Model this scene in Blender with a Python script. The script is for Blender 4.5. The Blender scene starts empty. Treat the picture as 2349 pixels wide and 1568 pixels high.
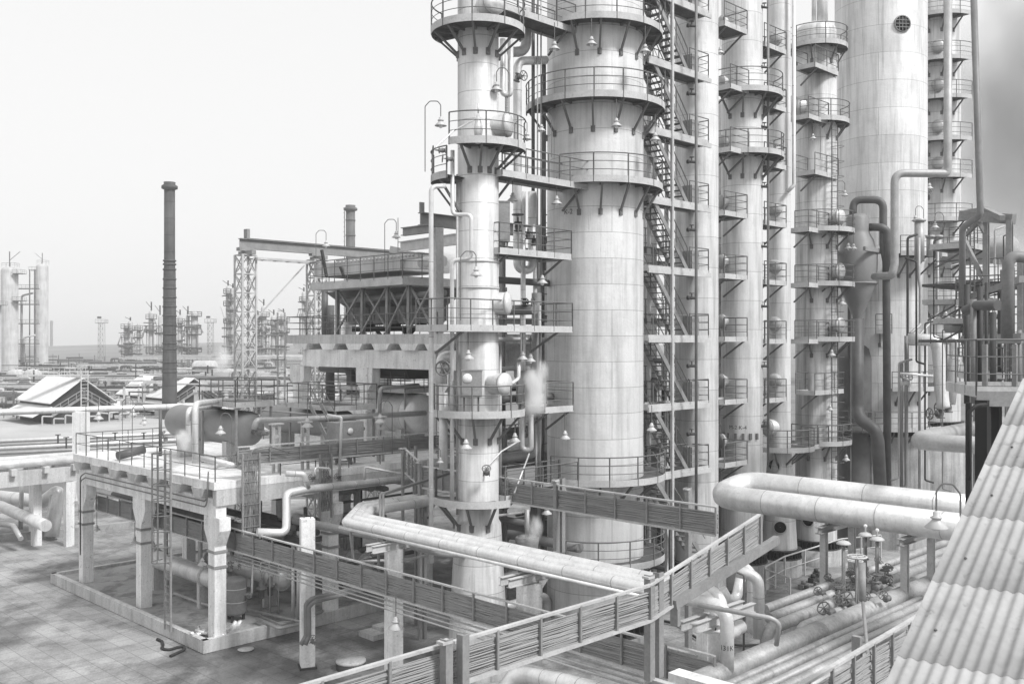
import bpy, math, random
from mathutils import Vector
R = math.radians; pi = math.pi
rnd = random.Random(7)
sc = bpy.context.scene; col = sc.collection
# ---------------------------------------------------------------- camera
H = 12.0; F = 2250.0; CX = 1174.5; CY = 784.0
cam = bpy.data.objects.new('camera', bpy.data.cameras.new('camera')); col.objects.link(cam)
cam.location = (0, 0, H); cam.rotation_euler = (R(90), 0, 0)
cam.data.sensor_width = 36; cam.data.lens = F/2349*36
cam.data.clip_start = .1; cam.data.clip_end = 6000
cam.data.dof.use_dof = True; cam.data.dof.focus_distance = 42; cam.data.dof.aperture_fstop = 2.4
sc.camera = cam
# ---------------------------------------------------------------- overcast daylight
SUN_EL, SUN_AZ = 48, 52            # sun stands high, behind the camera to the right
w = bpy.data.worlds.new('World'); sc.world = w; w.use_nodes = True
nt = w.node_tree; nt.nodes.clear()
sky = nt.nodes.new('ShaderNodeTexSky'); sky.sky_type = 'NISHITA'; sky.sun_disc = False
sky.sun_elevation = R(SUN_EL); sky.sun_rotation = R(180-SUN_AZ); sky.dust_density = 6; sky.air_density = 1.5
bw = nt.nodes.new('ShaderNodeRGBToBW'); nt.links.new(sky.outputs[0], bw.inputs[0])
pw = nt.nodes.new('ShaderNodeMath'); pw.operation = 'POWER'; pw.inputs[1].default_value = .1; nt.links.new(bw.outputs[0], pw.inputs[0])
ml = nt.nodes.new('ShaderNodeMath'); ml.operation = 'MULTIPLY'; ml.inputs[1].default_value = 5.05; nt.links.new(pw.outputs[0], ml.inputs[0])
bg = nt.nodes.new('ShaderNodeBackground'); bg.inputs[1].default_value = .1; nt.links.new(ml.outputs[0], bg.inputs[0])
ow = nt.nodes.new('ShaderNodeOutputWorld'); nt.links.new(bg.outputs[0], ow.inputs[0])
sl = bpy.data.lights.new('sun', 'SUN'); sl.energy = 2.15; sl.angle = R(12); sl.color = (1, 1, 1)
so = bpy.data.objects.new('sun', sl); col.objects.link(so)
sd = Vector((math.sin(R(SUN_AZ))*math.cos(R(SUN_EL)), -math.cos(R(SUN_AZ))*math.cos(R(SUN_EL)), math.sin(R(SUN_EL))))
so.rotation_euler = sd.to_track_quat('Z', 'Y').to_euler(); so.location = (0, 0, 60)
sc.view_settings.view_transform = 'Standard'; sc.view_settings.look = 'None'; sc.view_settings.gamma = 1
sc.view_settings.exposure = .76
sc.cycles.volume_bounces = 6
# ---------------------------------------------------------------- materials
def mat(name, c, rough=.7, metal=0, var=.15, vscale=1.5, streak=0, stain=0, panel=None, bump=0, slab=None, spots=0, fine=.0, dent=0):
    m = bpy.data.materials.new(name); m.use_nodes = True; t = m.node_tree; N = t.nodes.new; Lk = t.links.new
    b = t.nodes['Principled BSDF']; b.inputs['Roughness'].default_value = rough; b.inputs['Metallic'].default_value = metal
    b.inputs['Specular IOR Level'].default_value = .35
    tc = N('ShaderNodeTexCoord')
    def noise(scale, mapscale=(1, 1, 1), detail=5, rg=.6):
        mp = N('ShaderNodeMapping'); mp.inputs['Scale'].default_value = mapscale; Lk(tc.outputs['Object'], mp.inputs[0])
        n = N('ShaderNodeTexNoise'); n.inputs['Scale'].default_value = scale; n.inputs['Detail'].default_value = detail; n.inputs['Roughness'].default_value = rg
        Lk(mp.outputs[0], n.inputs[0]); return n.outputs['Fac']
    def ramp(src, lo, hi, a, z):
        r = N('ShaderNodeMapRange'); r.inputs['From Min'].default_value = lo; r.inputs['From Max'].default_value = hi
        r.inputs['To Min'].default_value = a; r.inputs['To Max'].default_value = z; Lk(src, r.inputs['Value']); return r.outputs[0]
    def mul(a, b_):
        n = N('ShaderNodeMath'); n.operation = 'MULTIPLY'; Lk(a, n.inputs[0])
        if isinstance(b_, (int, float)): n.inputs[1].default_value = b_
        else: Lk(b_, n.inputs[1])
        return n.outputs[0]
    def mixb(a, b_, lo): return ramp(mul(a, b_), 0, 1, 1, lo)
    v = ramp(noise(vscale), .3, .7, 1-var, 1+var*.6)
    if fine: v = mul(v, ramp(noise(14, detail=4), .3, .7, 1-fine, 1+fine))
    if streak:
        v = mul(v, ramp(noise(2.2, (1, 1, .07), 4), .46, .72, 1, 1-streak))
        v = mul(v, ramp(noise(9, (1, 1, .05), 3), .52, .75, 1, 1-streak*.55))
        v = mul(v, mixb(ramp(noise(26, (1, 1, .02), 3), .6, .7, 0, 1), ramp(noise(1.3, (1, 1, .5), 3), .5, .6, 0, 1), 1-streak*.9))
    if stain: v = mul(v, ramp(noise(.9, (1, 1, .6), 7, .65), .5, .62, 1, 1-stain))
    if spots: v = mul(v, ramp(noise(5, (1, 1, 1), 6, .7), .6, .66, 1, 1-spots))
    if panel or slab:
        br = N('ShaderNodeTexBrick'); br.inputs['Scale'].default_value = 1
        br.inputs['Mortar Smooth'].default_value = .3
        if panel:                                  # sheets wrapped round a vertical shell: (angle * r, z)
            r_, pw_, ph_ = panel[:3]
            sx = N('ShaderNodeSeparateXYZ'); Lk(tc.outputs['Object'], sx.inputs[0])
            at = N('ShaderNodeMath'); at.operation = 'ARCTAN2'; Lk(sx.outputs[1], at.inputs[0]); Lk(sx.outputs[0], at.inputs[1])
            cb = N('ShaderNodeCombineXYZ'); Lk(mul(at.outputs[0], r_), cb.inputs[0]); Lk(sx.outputs[2], cb.inputs[1]); Lk(cb.outputs[0], br.inputs['Vector'])
            br.inputs['Brick Width'].default_value = pw_; br.inputs['Row Height'].default_value = ph_
            br.inputs['Mortar Size'].default_value = panel[3] if len(panel) > 3 else .014
            br.inputs['Color1'].default_value = (1, 1, 1, 1); br.inputs['Color2'].default_value = (.88, .88, .88, 1); br.inputs['Mortar'].default_value = (.42, .42, .42, 1)
        else:
            mp = N('ShaderNodeMapping'); mp.inputs['Rotation'].default_value = (0, 0, R(45)); Lk(tc.outputs['Object'], mp.inputs[0]); Lk(mp.outputs[0], br.inputs['Vector'])
            br.inputs['Brick Width'].default_value = slab; br.inputs['Row Height'].default_value = slab; br.offset = 0
            br.inputs['Mortar Size'].default_value = .03; br.inputs['Mortar Smooth'].default_value = .9
            br.inputs['Color1'].default_value = (1, 1, 1, 1); br.inputs['Color2'].default_value = (.84, .84, .84, 1); br.inputs['Mortar'].default_value = (.62, .62, .62, 1)
        bwn = N('ShaderNodeRGBToBW'); Lk(br.outputs['Color'], bwn.inputs[0]); v = mul(v, bwn.outputs[0])
    if slab:
        wet = noise(.13, (1, .55, 1), 8, .66); v = mul(v, ramp(wet, .47, .56, 1, .42)); Lk(ramp(wet, .52, .6, .95, .3), b.inputs['Roughness'])
        v = mul(v, ramp(noise(3.2, (1, 1, 1), 6, .75), .6, .66, 1, .72))
        v = mul(v, ramp(noise(.7, (1, 1, 1), 8, .7), .5, .64, 1.04, .68))
    v = mul(v, c)
    cc = N('ShaderNodeCombineColor'); Lk(v, cc.inputs[0]); Lk(v, cc.inputs[1]); Lk(v, cc.inputs[2]); Lk(cc.outputs[0], b.inputs['Base Color'])
    if dent:
        bm = N('ShaderNodeBump'); bm.inputs['Strength'].default_value = dent; bm.inputs['Distance'].default_value = .03
        Lk(noise(2.4, (1, 1, 1.4), 3), bm.inputs['Height']); Lk(bm.outputs[0], b.inputs['Normal'])
    if bump:
        bm = N('ShaderNodeBump'); bm.inputs['Strength'].default_value = bump; bm.inputs['Distance'].default_value = .05
        Lk(noise(7, detail=6), bm.inputs['Height']); Lk(bm.outputs[0], b.inputs['Normal'])
    return m
M = {}
M['concrete'] = mat('concrete', .56, .9, var=.15, vscale=.8, streak=.3, stain=.15, bump=.3, fine=.12, spots=.25)
M['white_concrete'] = mat('white_concrete', .8, .9, var=.12, streak=.25, bump=.4, fine=.1, spots=.35)
M['slab'] = mat('slab_concrete', .38, .9, var=.25, vscale=.5, stain=.45, bump=.3, fine=.12)
M['pedestal'] = mat('pedestal_concrete', .4, .9, var=.3, vscale=.5, streak=.45, stain=.2, bump=.3, fine=.12)
M['steel'] = mat('grey_painted_steel', .27, .6, var=.2, fine=.12)
M['light_steel'] = mat('light_painted_steel', .5, .6, var=.2, fine=.1, spots=.2)
M['rail'] = mat('rail_steel', .15, .6, var=.15)
M['dark'] = mat('dark_steel', .05, .65, var=.3)
M['black'] = mat('black_steel', .02, .7, var=.2)
M['grating'] = mat('grating', .1, .7, var=.3, fine=.4)
M['cable'] = mat('cable_sheath', .24, .75, var=.35, vscale=4)
M['tray_cable'] = mat('tray_cable', .3, .8, var=.12, vscale=2)
M['lampshade'] = mat('lamp_enamel', .5, .4, var=.1)
M['glass'] = mat('lamp_glass', .75, .15, var=.05)
M['pipe'] = mat('insulated_pipe', .74, .4, .35, var=.14, streak=.15, fine=.06, spots=.12, dent=.5)
M['pipe_grey'] = mat('grey_pipe', .4, .5, .2, var=.2, fine=.1)
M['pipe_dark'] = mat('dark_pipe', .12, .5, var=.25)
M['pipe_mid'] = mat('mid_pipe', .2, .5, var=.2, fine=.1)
M['ground_pipe'] = mat('dusty_pipe', .42, .55, .2, var=.3, vscale=1, stain=.3, fine=.15, spots=.3, dent=.5)
M['drum'] = mat('dark_drum', .23, .5, var=.18, vscale=.6, fine=.05)
M['brick'] = mat('dark_cladding', .04, .8, var=.4, fine=.2)
M['sheetroof'] = mat('asbestos_roof', .7, .85, var=.1, fine=.1)
M['corr'] = mat('corrugated_cement', .4, .85, var=.15, vscale=.9, stain=.15, fine=.06, spots=.25)
M['chimney'] = mat('chimney_steel', .085, .7, var=.35, vscale=.5, streak=.3, panel=(1, 40, 2.6, .06))
M['chimney2'] = mat('chimney_steel_far', .13, .7, var=.3, vscale=.5, streak=.3)
M['far'] = mat('far_cladding', .5, .6, var=.2, vscale=.4, streak=.25)
M['far_steel'] = mat('far_steel', .13, .7, var=.2)
M['pipe_far'] = mat('far_pipe', .45, .6, var=.2, vscale=.4)
M['field'] = mat('field', .17, .95, var=.3, vscale=.02)
M['ground'] = mat('ground_slabs', .35, .92, var=.28, vscale=.4, slab=.78, bump=.25, fine=.18)
M['far_ground'] = mat('far_ground', .17, .95, var=.35, vscale=.06, fine=.2)
M['pale_ground'] = mat('pale_paving', .42, .95, var=.15, vscale=.15, fine=.1)
M['grass'] = mat('dry_grass', .15, .95, var=.4, vscale=.6, fine=.3)
M['paint'] = mat('marking_paint', .06, .8)
M['rubber'] = mat('rubber', .03, .7)
def cladding(r, streak=.3, c=.7, ph=1.02): return mat('cladding', c, .5, .15, var=.08, vscale=.5, streak=streak*1.1, stain=.1, panel=(r, 5.2, ph, .011), fine=.04, dent=.5)
# ---------------------------------------------------------------- mesh helpers
class MB:
    def __init__(s): s.v = []; s.f = []; s.sm = []
    def add(s, vs, fs, smooth=False):
        o = len(s.v); s.v += [tuple(p) for p in vs]; s.f += [tuple(i+o for i in f) for f in fs]; s.sm += [smooth]*len(fs); return s
    def box(s, c, size, rz=45):
        cx, cy, cz = c; a, b, h = [q/2 for q in size]; cr, sr = math.cos(R(rz)), math.sin(R(rz)); vs = []
        for dz in (-h, h):
            for dx, dy in ((-a, -b), (a, -b), (a, b), (-a, b)): vs.append((cx+dx*cr-dy*sr, cy+dx*sr+dy*cr, cz+dz))
        return s.add(vs, [(0, 3, 2, 1), (4, 5, 6, 7), (0, 1, 5, 4), (1, 2, 6, 5), (2, 3, 7, 6), (3, 0, 4, 7)])
    def prof(s, p0, p1, pr, up=(0, 0, 1)):
        p0 = Vector(p0); p1 = Vector(p1); d = (p1-p0).normalized(); u = Vector(up)
        if abs(d.dot(u)) > .97: u = Vector((.7071, .7071, 0))
        x = d.cross(u).normalized(); y = x.cross(d).normalized(); n = len(pr)
        vs = [p0+x*a+y*b for a, b in pr]+[p1+x*a+y*b for a, b in pr]
        fs = [(i, (i+1) % n, n+(i+1) % n, n+i) for i in range(n)]+[tuple(range(n-1, -1, -1)), tuple(range(n, 2*n))]
        return s.add(vs, fs)
    def bar(s, p0, p1, w_=.06, h=None, up=(0, 0, 1)):
        h = h or w_; return s.prof(p0, p1, [(-w_/2, -h/2), (w_/2, -h/2), (w_/2, h/2), (-w_/2, h/2)], up)
    def ibeam(s, p0, p1, w_=.2, h=.4, t=.025, up=(0, 0, 1)):
        a, b = w_/2, h/2
        return s.prof(p0, p1, [(-a, -b), (a, -b), (a, -b+t), (t/2, -b+t), (t/2, b-t), (a, b-t), (a, b), (-a, b), (-a, b-t), (-t/2, b-t), (-t/2, -b+t), (-a, -b+t)], up)
    def tube(s, pts, r, n=8, bend=0, cap=True):
        P = [Vector(p) for p in pts]
        if bend and len(P) > 2:
            Q = [P[0]]
            for i in range(1, len(P)-1):
                a = (P[i-1]-P[i]); b = (P[i+1]-P[i]); la, lb = a.length, b.length
                if la < 1e-4 or lb < 1e-4: continue
                a.normalize(); b.normalize(); ang = a.angle(b)
                if ang > pi-.05: Q.append(P[i]); continue
                tl = min(bend/math.tan(ang/2), la*.49, lb*.49); A = P[i]+a*tl; B = P[i]+b*tl; k = 6
                for j in range(k+1):
                    t = j/k; Q.append(A*(1-t)**2+P[i]*2*t*(1-t)+B*t*t)
            Q.append(P[-1]); P = Q
        m = len(P); T = []
        for i in range(m):
            d = (P[min(i+1, m-1)]-P[max(i-1, 0)]); T.append(d.normalized() if d.length > 1e-6 else Vector((0, 0, 1)))
        u = Vector((0, 0, 1)) if abs(T[0].z) < .9 else Vector((1, 0, 0)); x = T[0].cross(u).normalized(); vs = []
        for i in range(m):
            x = (x-T[i]*x.dot(T[i])).normalized(); y = T[i].cross(x); rr = r[i] if isinstance(r, (list, tuple)) else r
            for j in range(n):
                a = 2*pi*j/n; vs.append(P[i]+x*math.cos(a)*rr+y*math.sin(a)*rr)
        fs = [(i*n+j, i*n+(j+1) % n, (i+1)*n+(j+1) % n, (i+1)*n+j) for i in range(m-1) for j in range(n)]
        s.add(vs, fs, n > 5)
        if cap: o = len(s.v)-m*n; s.f += [tuple(o+j for j in range(n-1, -1, -1)), tuple(o+(m-1)*n+j for j in range(n))]; s.sm += [False]*2
        return s
    def lathe(s, c, pr, n=32, a0=0, a1=360, axis=None, smooth=True):
        c = Vector(c); full = abs(a1-a0) >= 359.9; k = n if full else n+1; vs = []
        if axis is None: X, Y, Z = Vector((1, 0, 0)), Vector((0, 1, 0)), Vector((0, 0, 1))
        else:
            Z = Vector(axis).normalized(); X = Z.cross(Vector((0, 0, 1)) if abs(Z.z) < .9 else Vector((1, 0, 0))).normalized(); Y = Z.cross(X)
        for r_, z_ in pr:
            for j in range(k):
                a = R(a0+(a1-a0)*j/n); vs.append(c+X*(r_*math.cos(a))+Y*(r_*math.sin(a))+Z*z_)
        jj = range(n); o = len(s.v)
        fs = [(i*k+j, i*k+(j+1) % k, (i+1)*k+(j+1) % k, (i+1)*k+j) for i in range(len(pr)-1) for j in jj]
        return s.add(vs, fs, smooth)
    def arc(s, c, r_, z_, a0, a1, rt, n=4, step=8):
        k = max(3, int(abs(a1-a0)/step)); return s.tube([(c[0]+r_*math.cos(R(a0+(a1-a0)*i/k)), c[1]+r_*math.sin(R(a0+(a1-a0)*i/k)), z_) for i in range(k+1)], rt, n)
    def build(s, name, m, parent=None, base=None):
        if parent is not None:
            rt = parent
            while rt.parent: rt = rt.parent
            o = rt.location
        elif base is not None: o = Vector(base)
        else:
            xs, ys, zs = zip(*s.v); o = Vector(((min(xs)+max(xs))/2, (min(ys)+max(ys))/2, min(zs)))
        me = bpy.data.meshes.new(name); me.from_pydata([(p[0]-o[0], p[1]-o[1], p[2]-o[2]) for p in s.v], [], s.f)
        me.polygons.foreach_set('use_smooth', s.sm); me.update(); me.materials.append(M[m] if isinstance(m, str) else m)
        ob = bpy.data.objects.new(name, me); col.objects.link(ob)
        if parent is not None: ob.parent = parent
        else: ob.location = o
        return ob
def tag(o, label=None, cat=None, group=None, kind=None):
    if label: o['label'] = label
    if cat: o['category'] = cat
    if group: o['group'] = group
    if kind: o['kind'] = kind
    return o
def thing(name, loc, label, cat, group=None):
    o = bpy.data.objects.new(name, None); col.objects.link(o); o.location = Vector(loc); o.empty_display_size = .3
    return tag(o, label, cat, group)
def copy_tree(o, parent=None):
    c = o.copy(); col.objects.link(c); c.parent = parent
    for ch in list(o.children): copy_tree(ch, c)
    return c
# ---------------------------------------------------------------- reading the photograph: pixel (2349 x 1568) + distance -> place
def V(px, py, d): return Vector(((px-CX)/F*d, d, H-(py-CY)/F*d))
def Gz(px, py, z=0): return V(px, py, (H-z)*F/(py-CY))
ER = Vector((.70711, .70711, 0)); EL = Vector((-.70711, .70711, 0)); UP = Vector((0, 0, 1))
def along(p, ax, px):                       # the point of the line p + s*ax seen in image column px
    k = (px-CX)/F; s_ = (k*p.y-p.x)/(ax.x-k*ax.y); return p+ax*s_
K2 = Vector((3.43, 40.5, 0))
def row(s_, t=0, z=0): return K2+ER*s_+EL*t+UP*z
def ydist(y, d): return H-(y-CY)/F*d       # height of image row y at distance d
# ---------------------------------------------------------------- common builders
ORD = ['lowest', 'second lowest', 'third lowest', 'fourth lowest', 'fifth lowest', 'sixth lowest', 'seventh lowest', 'eighth lowest', 'ninth lowest', 'tenth lowest', 'eleventh lowest', 'twelfth lowest', 'topmost']
def railing(mb, pts, h=1.0, sp=1.2, r=.02, mids=2, post=.035, ends=True):
    P = [Vector(p) for p in pts]
    mb.tube([p+UP*h for p in P], r*1.25, 5)
    for k in range(1, mids+1): mb.tube([p+UP*(h*k/(mids+1)) for p in P], r*.7, 4)
    for i in range(len(P)-1):
        n = max(1, round((P[i+1]-P[i]).length/sp))
        for j in range(n+(1 if i == len(P)-2 else 0)):
            q = P[i].lerp(P[i+1], j/n); mb.bar(q-UP*.1, q+UP*h, post)
    return mb
def ring_platform(T, c, z, r0, r1, a0, a1, nb=5, rail=(None, None), h=1.0, br=.9, base=True):
    """a curved walkway round a tower: deck, rim, handrail and brackets as sub-parts"""
    n = max(6, int((a1-a0)/7)); c = Vector((c[0], c[1], 0))
    dk = MB().lathe(c, [(r0, z), (r0, z-.04), (r1, z-.04), (r1, z), (r0, z)], n, a0, a1, smooth=False).build('platform', 'grating', T)
    rb_ = MB()
    for q0, q1 in (((r1, z-.13), (r1+.012, z-.13)), ((r1+.012, z-.13), (r1+.012, z+.13)), ((r1+.012, z+.13), (r1, z+.13)), ((r1, z+.13), (r1, z-.13))): rb_.lathe(c, [q0, q1], n*2, a0, a1, smooth=True)
    rb_.build('rim', 'light_steel', dk)
    rm = MB(); ra, rb = rail[0] if rail[0] is not None else a0, rail[1] if rail[1] is not None else a1
    k = max(5, int((rb-ra)/8)); pt = [c+Vector((r1*math.cos(R(ra+(rb-ra)*i/k)), r1*math.sin(R(ra+(rb-ra)*i/k)), z)) for i in range(k+1)]
    rm.tube([p+UP*h for p in pt], .026, 5)
    for q in (.36, .68): rm.tube([p+UP*h*q for p in pt], .015, 4)
    m = max(2, round((R(rb-ra)*r1)/rnd.choice([1.1, 1.25, 1.45])))
    for i in range(m+1):
        a = R(ra+(rb-ra)*i/m); d = Vector((math.cos(a), math.sin(a), 0)); rm.bar(c+d*r1+UP*(z-.13), c+d*r1+UP*(z+h), .04)
    rm.build('handrail', 'rail', dk)
    for i in range(nb):
        a = R(a0+(a1-a0)*(i+.5)/nb); d = Vector((math.cos(a), math.sin(a), 0)); b = MB()
        b.bar(c+d*(r1-.1)+UP*(z-.1), c+d*(r0-.02)+UP*(z-br), .075); b.bar(c+d*(r0-.02)+UP*(z-.09), c+d*r1+UP*(z-.09), .07, .09)
        b.bar(c+d*(r0-.03)+UP*(z-br-.1), c+d*(r0-.03)+UP*(z-br+.14), .16)
        b.build('bracket', 'rail', dk)
    return dk
def rect_platform(T, p, a, b, u, v, z, rail='nfe', h=1.0, brk=True, under=None):
    """p corner, a along u, b along v; rail sides: n = p..p+a*u (near), f far, s start, e end"""
    p = Vector((p[0], p[1], z)); A, B, C_, D = p, p+u*a, p+u*a+v*b, p+v*b
    mb = MB(); q = [A, B, C_, D]; mb.add(q+[x-UP*.05 for x in q], [(0, 1, 2, 3), (7, 6, 5, 4), (0, 4, 5, 1), (1, 5, 6, 2), (2, 6, 7, 3), (3, 7, 4, 0)])
    dk = mb.build('platform', 'grating', T); rm = MB(); tb = MB()
    for key, e0, e1 in (('n', A, B), ('e', B, C_), ('f', D, C_), ('s', A, D)):
        tb.bar(e0-UP*.02, e1-UP*.02, .03, .24)
        if key in rail: railing(rm, [e0, e1], h, 1.1)
    tb.build('toe_board', 'light_steel', dk)
    if rm.v: rm.build('handrail', 'rail', dk)
    if brk:
        b_ = MB()
        for e in (A.lerp(B, .12), A.lerp(B, .88)): b_.bar(e-UP*.1, e+v*(b*.9)-UP*.9, .07)
        b_.build('bracket', 'rail', dk)
    return dk
def pipe(name, pts, r, m, label, bend=None, n=12, group=None, bands=0, cat='pipe'):
    mb = MB().tube(pts, r, n, bend if bend is not None else r*2.6); o = mb.build(name, m)
    tag(o, label, cat, group)
    if bands:
        P = [Vector(p) for p in pts]
        for i in range(len(P)-1):
            L_ = (P[i+1]-P[i]).length; k = int(L_/bands); d = (P[i+1]-P[i]).normalized()
            for j in range(1, k+1):
                q = P[i]+d*(j*L_/(k+1)); MB().tube([q-d*.012, q+d*.012], r+.005, n).build('clamp_band', 'pipe_grey', o)
    return o
def handwheel(mb, c, ax, r=.16):
    c = Vector(c); ax = Vector(ax).normalized(); x = ax.cross(UP if abs(ax.z) < .9 else ER).normalized(); y = ax.cross(x)
    mb.tube([c+x*math.cos(a)*r+y*math.sin(a)*r for a in [2*pi*i/12 for i in range(13)]], r*.12, 5)
    for a in (0, pi/3, 2*pi/3): mb.tube([c+(x*math.cos(a)+y*math.sin(a))*r, c-(x*math.cos(a)+y*math.sin(a))*r], r*.08, 4)
    return mb
def valve(p, ax, sz, label, m='pipe_mid', up=(0, 0, 1), group=None):
    """a gate valve: body with two flanges, bonnet, spindle and hand wheel"""
    p = Vector(p); ax = Vector(ax).normalized(); u = Vector(up); T = thing('valve', p-UP*sz, label, 'valve', group); b = MB()
    b.lathe(p, [(.01, -sz*.7), (sz*.62, -sz*.7), (sz*.62, -sz*.55), (sz*.36, -sz*.5), (sz*.5, 0), (sz*.36, sz*.5), (sz*.62, sz*.55), (sz*.62, sz*.7), (.01, sz*.7)], 14, axis=ax)
    b.lathe(p, [(sz*.3, 0), (sz*.3, sz*.6), (sz*.48, sz*.62), (sz*.48, sz*.75), (sz*.16, sz*.8), (sz*.12, sz*1.4), (.01, sz*1.4)], 12, axis=u)
    b.build('body', m, T); h = MB(); h.tube([p+u*sz*1.3, p+u*sz*1.95], sz*.07, 6); handwheel(h, p+u*sz*1.8, u, sz*.85); h.build('hand_wheel', 'rail', T); return T
def marking(T, c, r, ang, z, txt, size, parent):
    cu = bpy.data.curves.new('t', 'FONT'); cu.body = txt; cu.size = size; cu.align_x = 'CENTER'
    o = bpy.data.objects.new('t', cu); col.objects.link(o); bpy.context.view_layer.update()
    me = bpy.data.meshes.new_from_object(o); bpy.data.objects.remove(o); mb = MB(); vs = []
    for v in me.vertices:
        a = R(ang)+v.co.x/r; vs.append((c[0]+(r+.012)*math.cos(a), c[1]+(r+.012)*math.sin(a), z+v.co.y))
    mb.add(vs, [tuple(p.vertices) for p in me.polygons]); return mb.build('marking', 'paint', parent)
# ================================================================ SETTING
def sheet(name, pts, z, m, kind='structure'):
    mb = MB().add([(p[0], p[1], z) for p in pts], [tuple(range(len(pts)))])
    o = mb.build(name, m, base=(0, 0, 0)); o['kind'] = kind; return o
sheet('ground', [(-900, -60), (900, -60), (900, 880), (-900, 880)], -.02, 'far_ground')
sheet('paved_yard', [(-45, 5), (40, 5), (60, 75), (-32, 75), (-60, 60)], 0, 'ground')
def gp(px, py, z=0):
    q = Gz(px, py, z); return (q.x, q.y)
sheet('road', [gp(-260, 1018), gp(690, 985), gp(690, 948), gp(-260, 955)], .02, 'pale_ground')
sheet('road', [gp(-260, 950), gp(120, 962), gp(460, 950), gp(460, 938), gp(-260, 925)], .03, 'pale_ground')
sheet('verge', [gp(-260, 1040), gp(690, 1003), gp(690, 985), gp(-260, 1018)], .02, 'grass')
sheet('verge', [gp(-260, 1085), gp(420, 1050), gp(420, 1025), gp(-260, 1060)], .03, 'grass')
def hill(px0, px1, d, zt, label):
    mb = MB(); n = 30; vs = []
    for i in range(n+1):
        px = px0+(px1-px0)*i/n; hh = zt*(1-.35*abs(i/n-.35))+.9*math.sin(i*1.3)+.5*math.sin(i*2.9); a = V(px, CY, d); b = V(px, CY, d*1.6)
        vs += [(a.x*.72, a.y*.72, -.1), (b.x, b.y, 12+hh*1.3)]
    mb.add(vs, [(2*i, 2*i+2, 2*i+3, 2*i+1) for i in range(n)], True); o = mb.build('hills', 'field', base=(0, 0, 0)); o['kind'] = 'structure'
hill(-900, 2900, 520, -1.5, '')
# wet stains are in the slab material; kerbed process area under the deck
def slab_area():
    c0 = row(0)  # unused anchor
    A = Gz(470, 1470, .45); B = along(A, EL, 124); C_ = along(A, ER, 885); D = C_+(B-A)
    mb = MB(); P = [A, C_, D, B]; mb.add([(p.x, p.y, .38) for p in P]+[(p.x, p.y, -.1) for p in P], [(0, 1, 2, 3), (0, 4, 5, 1), (3, 7, 4, 0), (1, 5, 6, 2), (2, 6, 7, 3)])
    o = mb.build('process_slab', 'slab', base=(A.x, A.y, 0)); o['kind'] = 'structure'
    k = MB()
    for p, q in ((A, B), (A, C_), (B, D)):
        d = (q-p).normalized(); k.bar(Vector((p.x, p.y, .27))-d*.12, Vector((q.x, q.y, .27))+d*.12, .25, .5)
    o = k.build('kerb', 'concrete', base=(A.x, A.y, 0)); o['kind'] = 'structure'
slab_area()
# ================================================================ FAR BACKGROUND
def far_tower(px, ytop, ybase, wpx, label, plats=(), side=1, group=None, mast=True, m='far', d=None):
    d = d or 27000/(ybase-CY); r = wpx/2/F*d; b = V(px, ybase, d); zt = ydist(ytop, d); T = thing('column', (b.x, b.y, 0), label, 'column', group)
    MB().lathe((b.x, b.y, 0), [(r*1.02, -.1), (r*1.02, zt*.04), (r, zt*.05), (r, zt-r*.5), (r*.85, zt-r*.2), (r*.45, zt), (.01, zt+.02)], 20).build('shell', m, T)
    if mast:
        q = MB(); q.tube([(b.x, b.y, zt), (b.x, b.y, zt+r*1.9)], r*.07, 5); q.tube([(b.x, b.y, zt+r*.8), (b.x+r*1.3*side, b.y, zt+r*1.9)], r*.035, 4)
        railing(q, [(b.x-r*.7, b.y-r*.5, zt), (b.x+r*.9, b.y-r*.5, zt), (b.x+r*.9, b.y+r*.6, zt)], 1.1, 1.4, .04, 1, .06); q.build('davit', 'far_steel', T)
    for y in plats:
        z = ydist(y, d); pk = MB(); x0, x1 = (r*.8, r*1.9) if side > 0 else (-r*1.9, -r*.8)
        pk.box((b.x+(x0+x1)/2, b.y-r*.3, z), (abs(x1-x0), r*1.4, .15), 0); o = pk.build('platform', 'far_steel', T)
        q = MB(); railing(q, [(b.x+x0, b.y-r, z), (b.x+x1, b.y-r, z), (b.x+x1, b.y+r*.4, z)], 1.1, 1.2, .04, 1, .05); q.build('handrail', 'far_steel', o)
    return T
LG = 'tall pale columns far left'
fa = far_tower(22, 612, 876, 37, 'stout pale column near the left picture edge, broader of the two tall ones', (628, 690), 1, LG)
fb = far_tower(97, 605, 866, 26, 'slimmer tall pale column standing right of the stout one at far left', (620,), -1, LG)
far_tower(-12, 690, 880, 28, 'pale column cut by the left picture edge beside the stout column', (700,), 1, LG, False)
T = thing('connecting_gantry', V(62, 872, 300), 'grey steel gantry of landings and pipes between the two tall far left columns', 'gantry')
T.location.z = 0
for y in (662, 698, 742, 788, 830):
    z = ydist(y, 300); b = MB(); x0, x1 = V(40, y, 298), V(88, y, 298); b.bar(x0, x1, 1.6, .3); o = b.build('landing', 'far_steel', T); q = MB(); railing(q, [x0-UP*0, x1], 1.2, 1.3, .05, 1, .06); q.build('handrail', 'far_steel', o)
for px in (48, 68, 80):
    b = MB(); b.tube([V(px, 875, 300), V(px, 618 if px > 60 else 690, 300)], .28 if px == 80 else .18, 5); b.build('riser', 'far_steel', T)
for x, y0, y1 in ((50, 690, 672), (55, 790, 768)):
    b = MB(); b.tube([V(x, 870, 299), V(x, y1+6, 299), V(x+26, y1, 299)], .3, 6, .8); b.build('pipe', 'pipe_far', T)
far_tower(118, 735, 800, 6, 'thin caged ladder tower right of the slimmer far left column', (740, 780), 1, None, False, 'far_steel')
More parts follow.
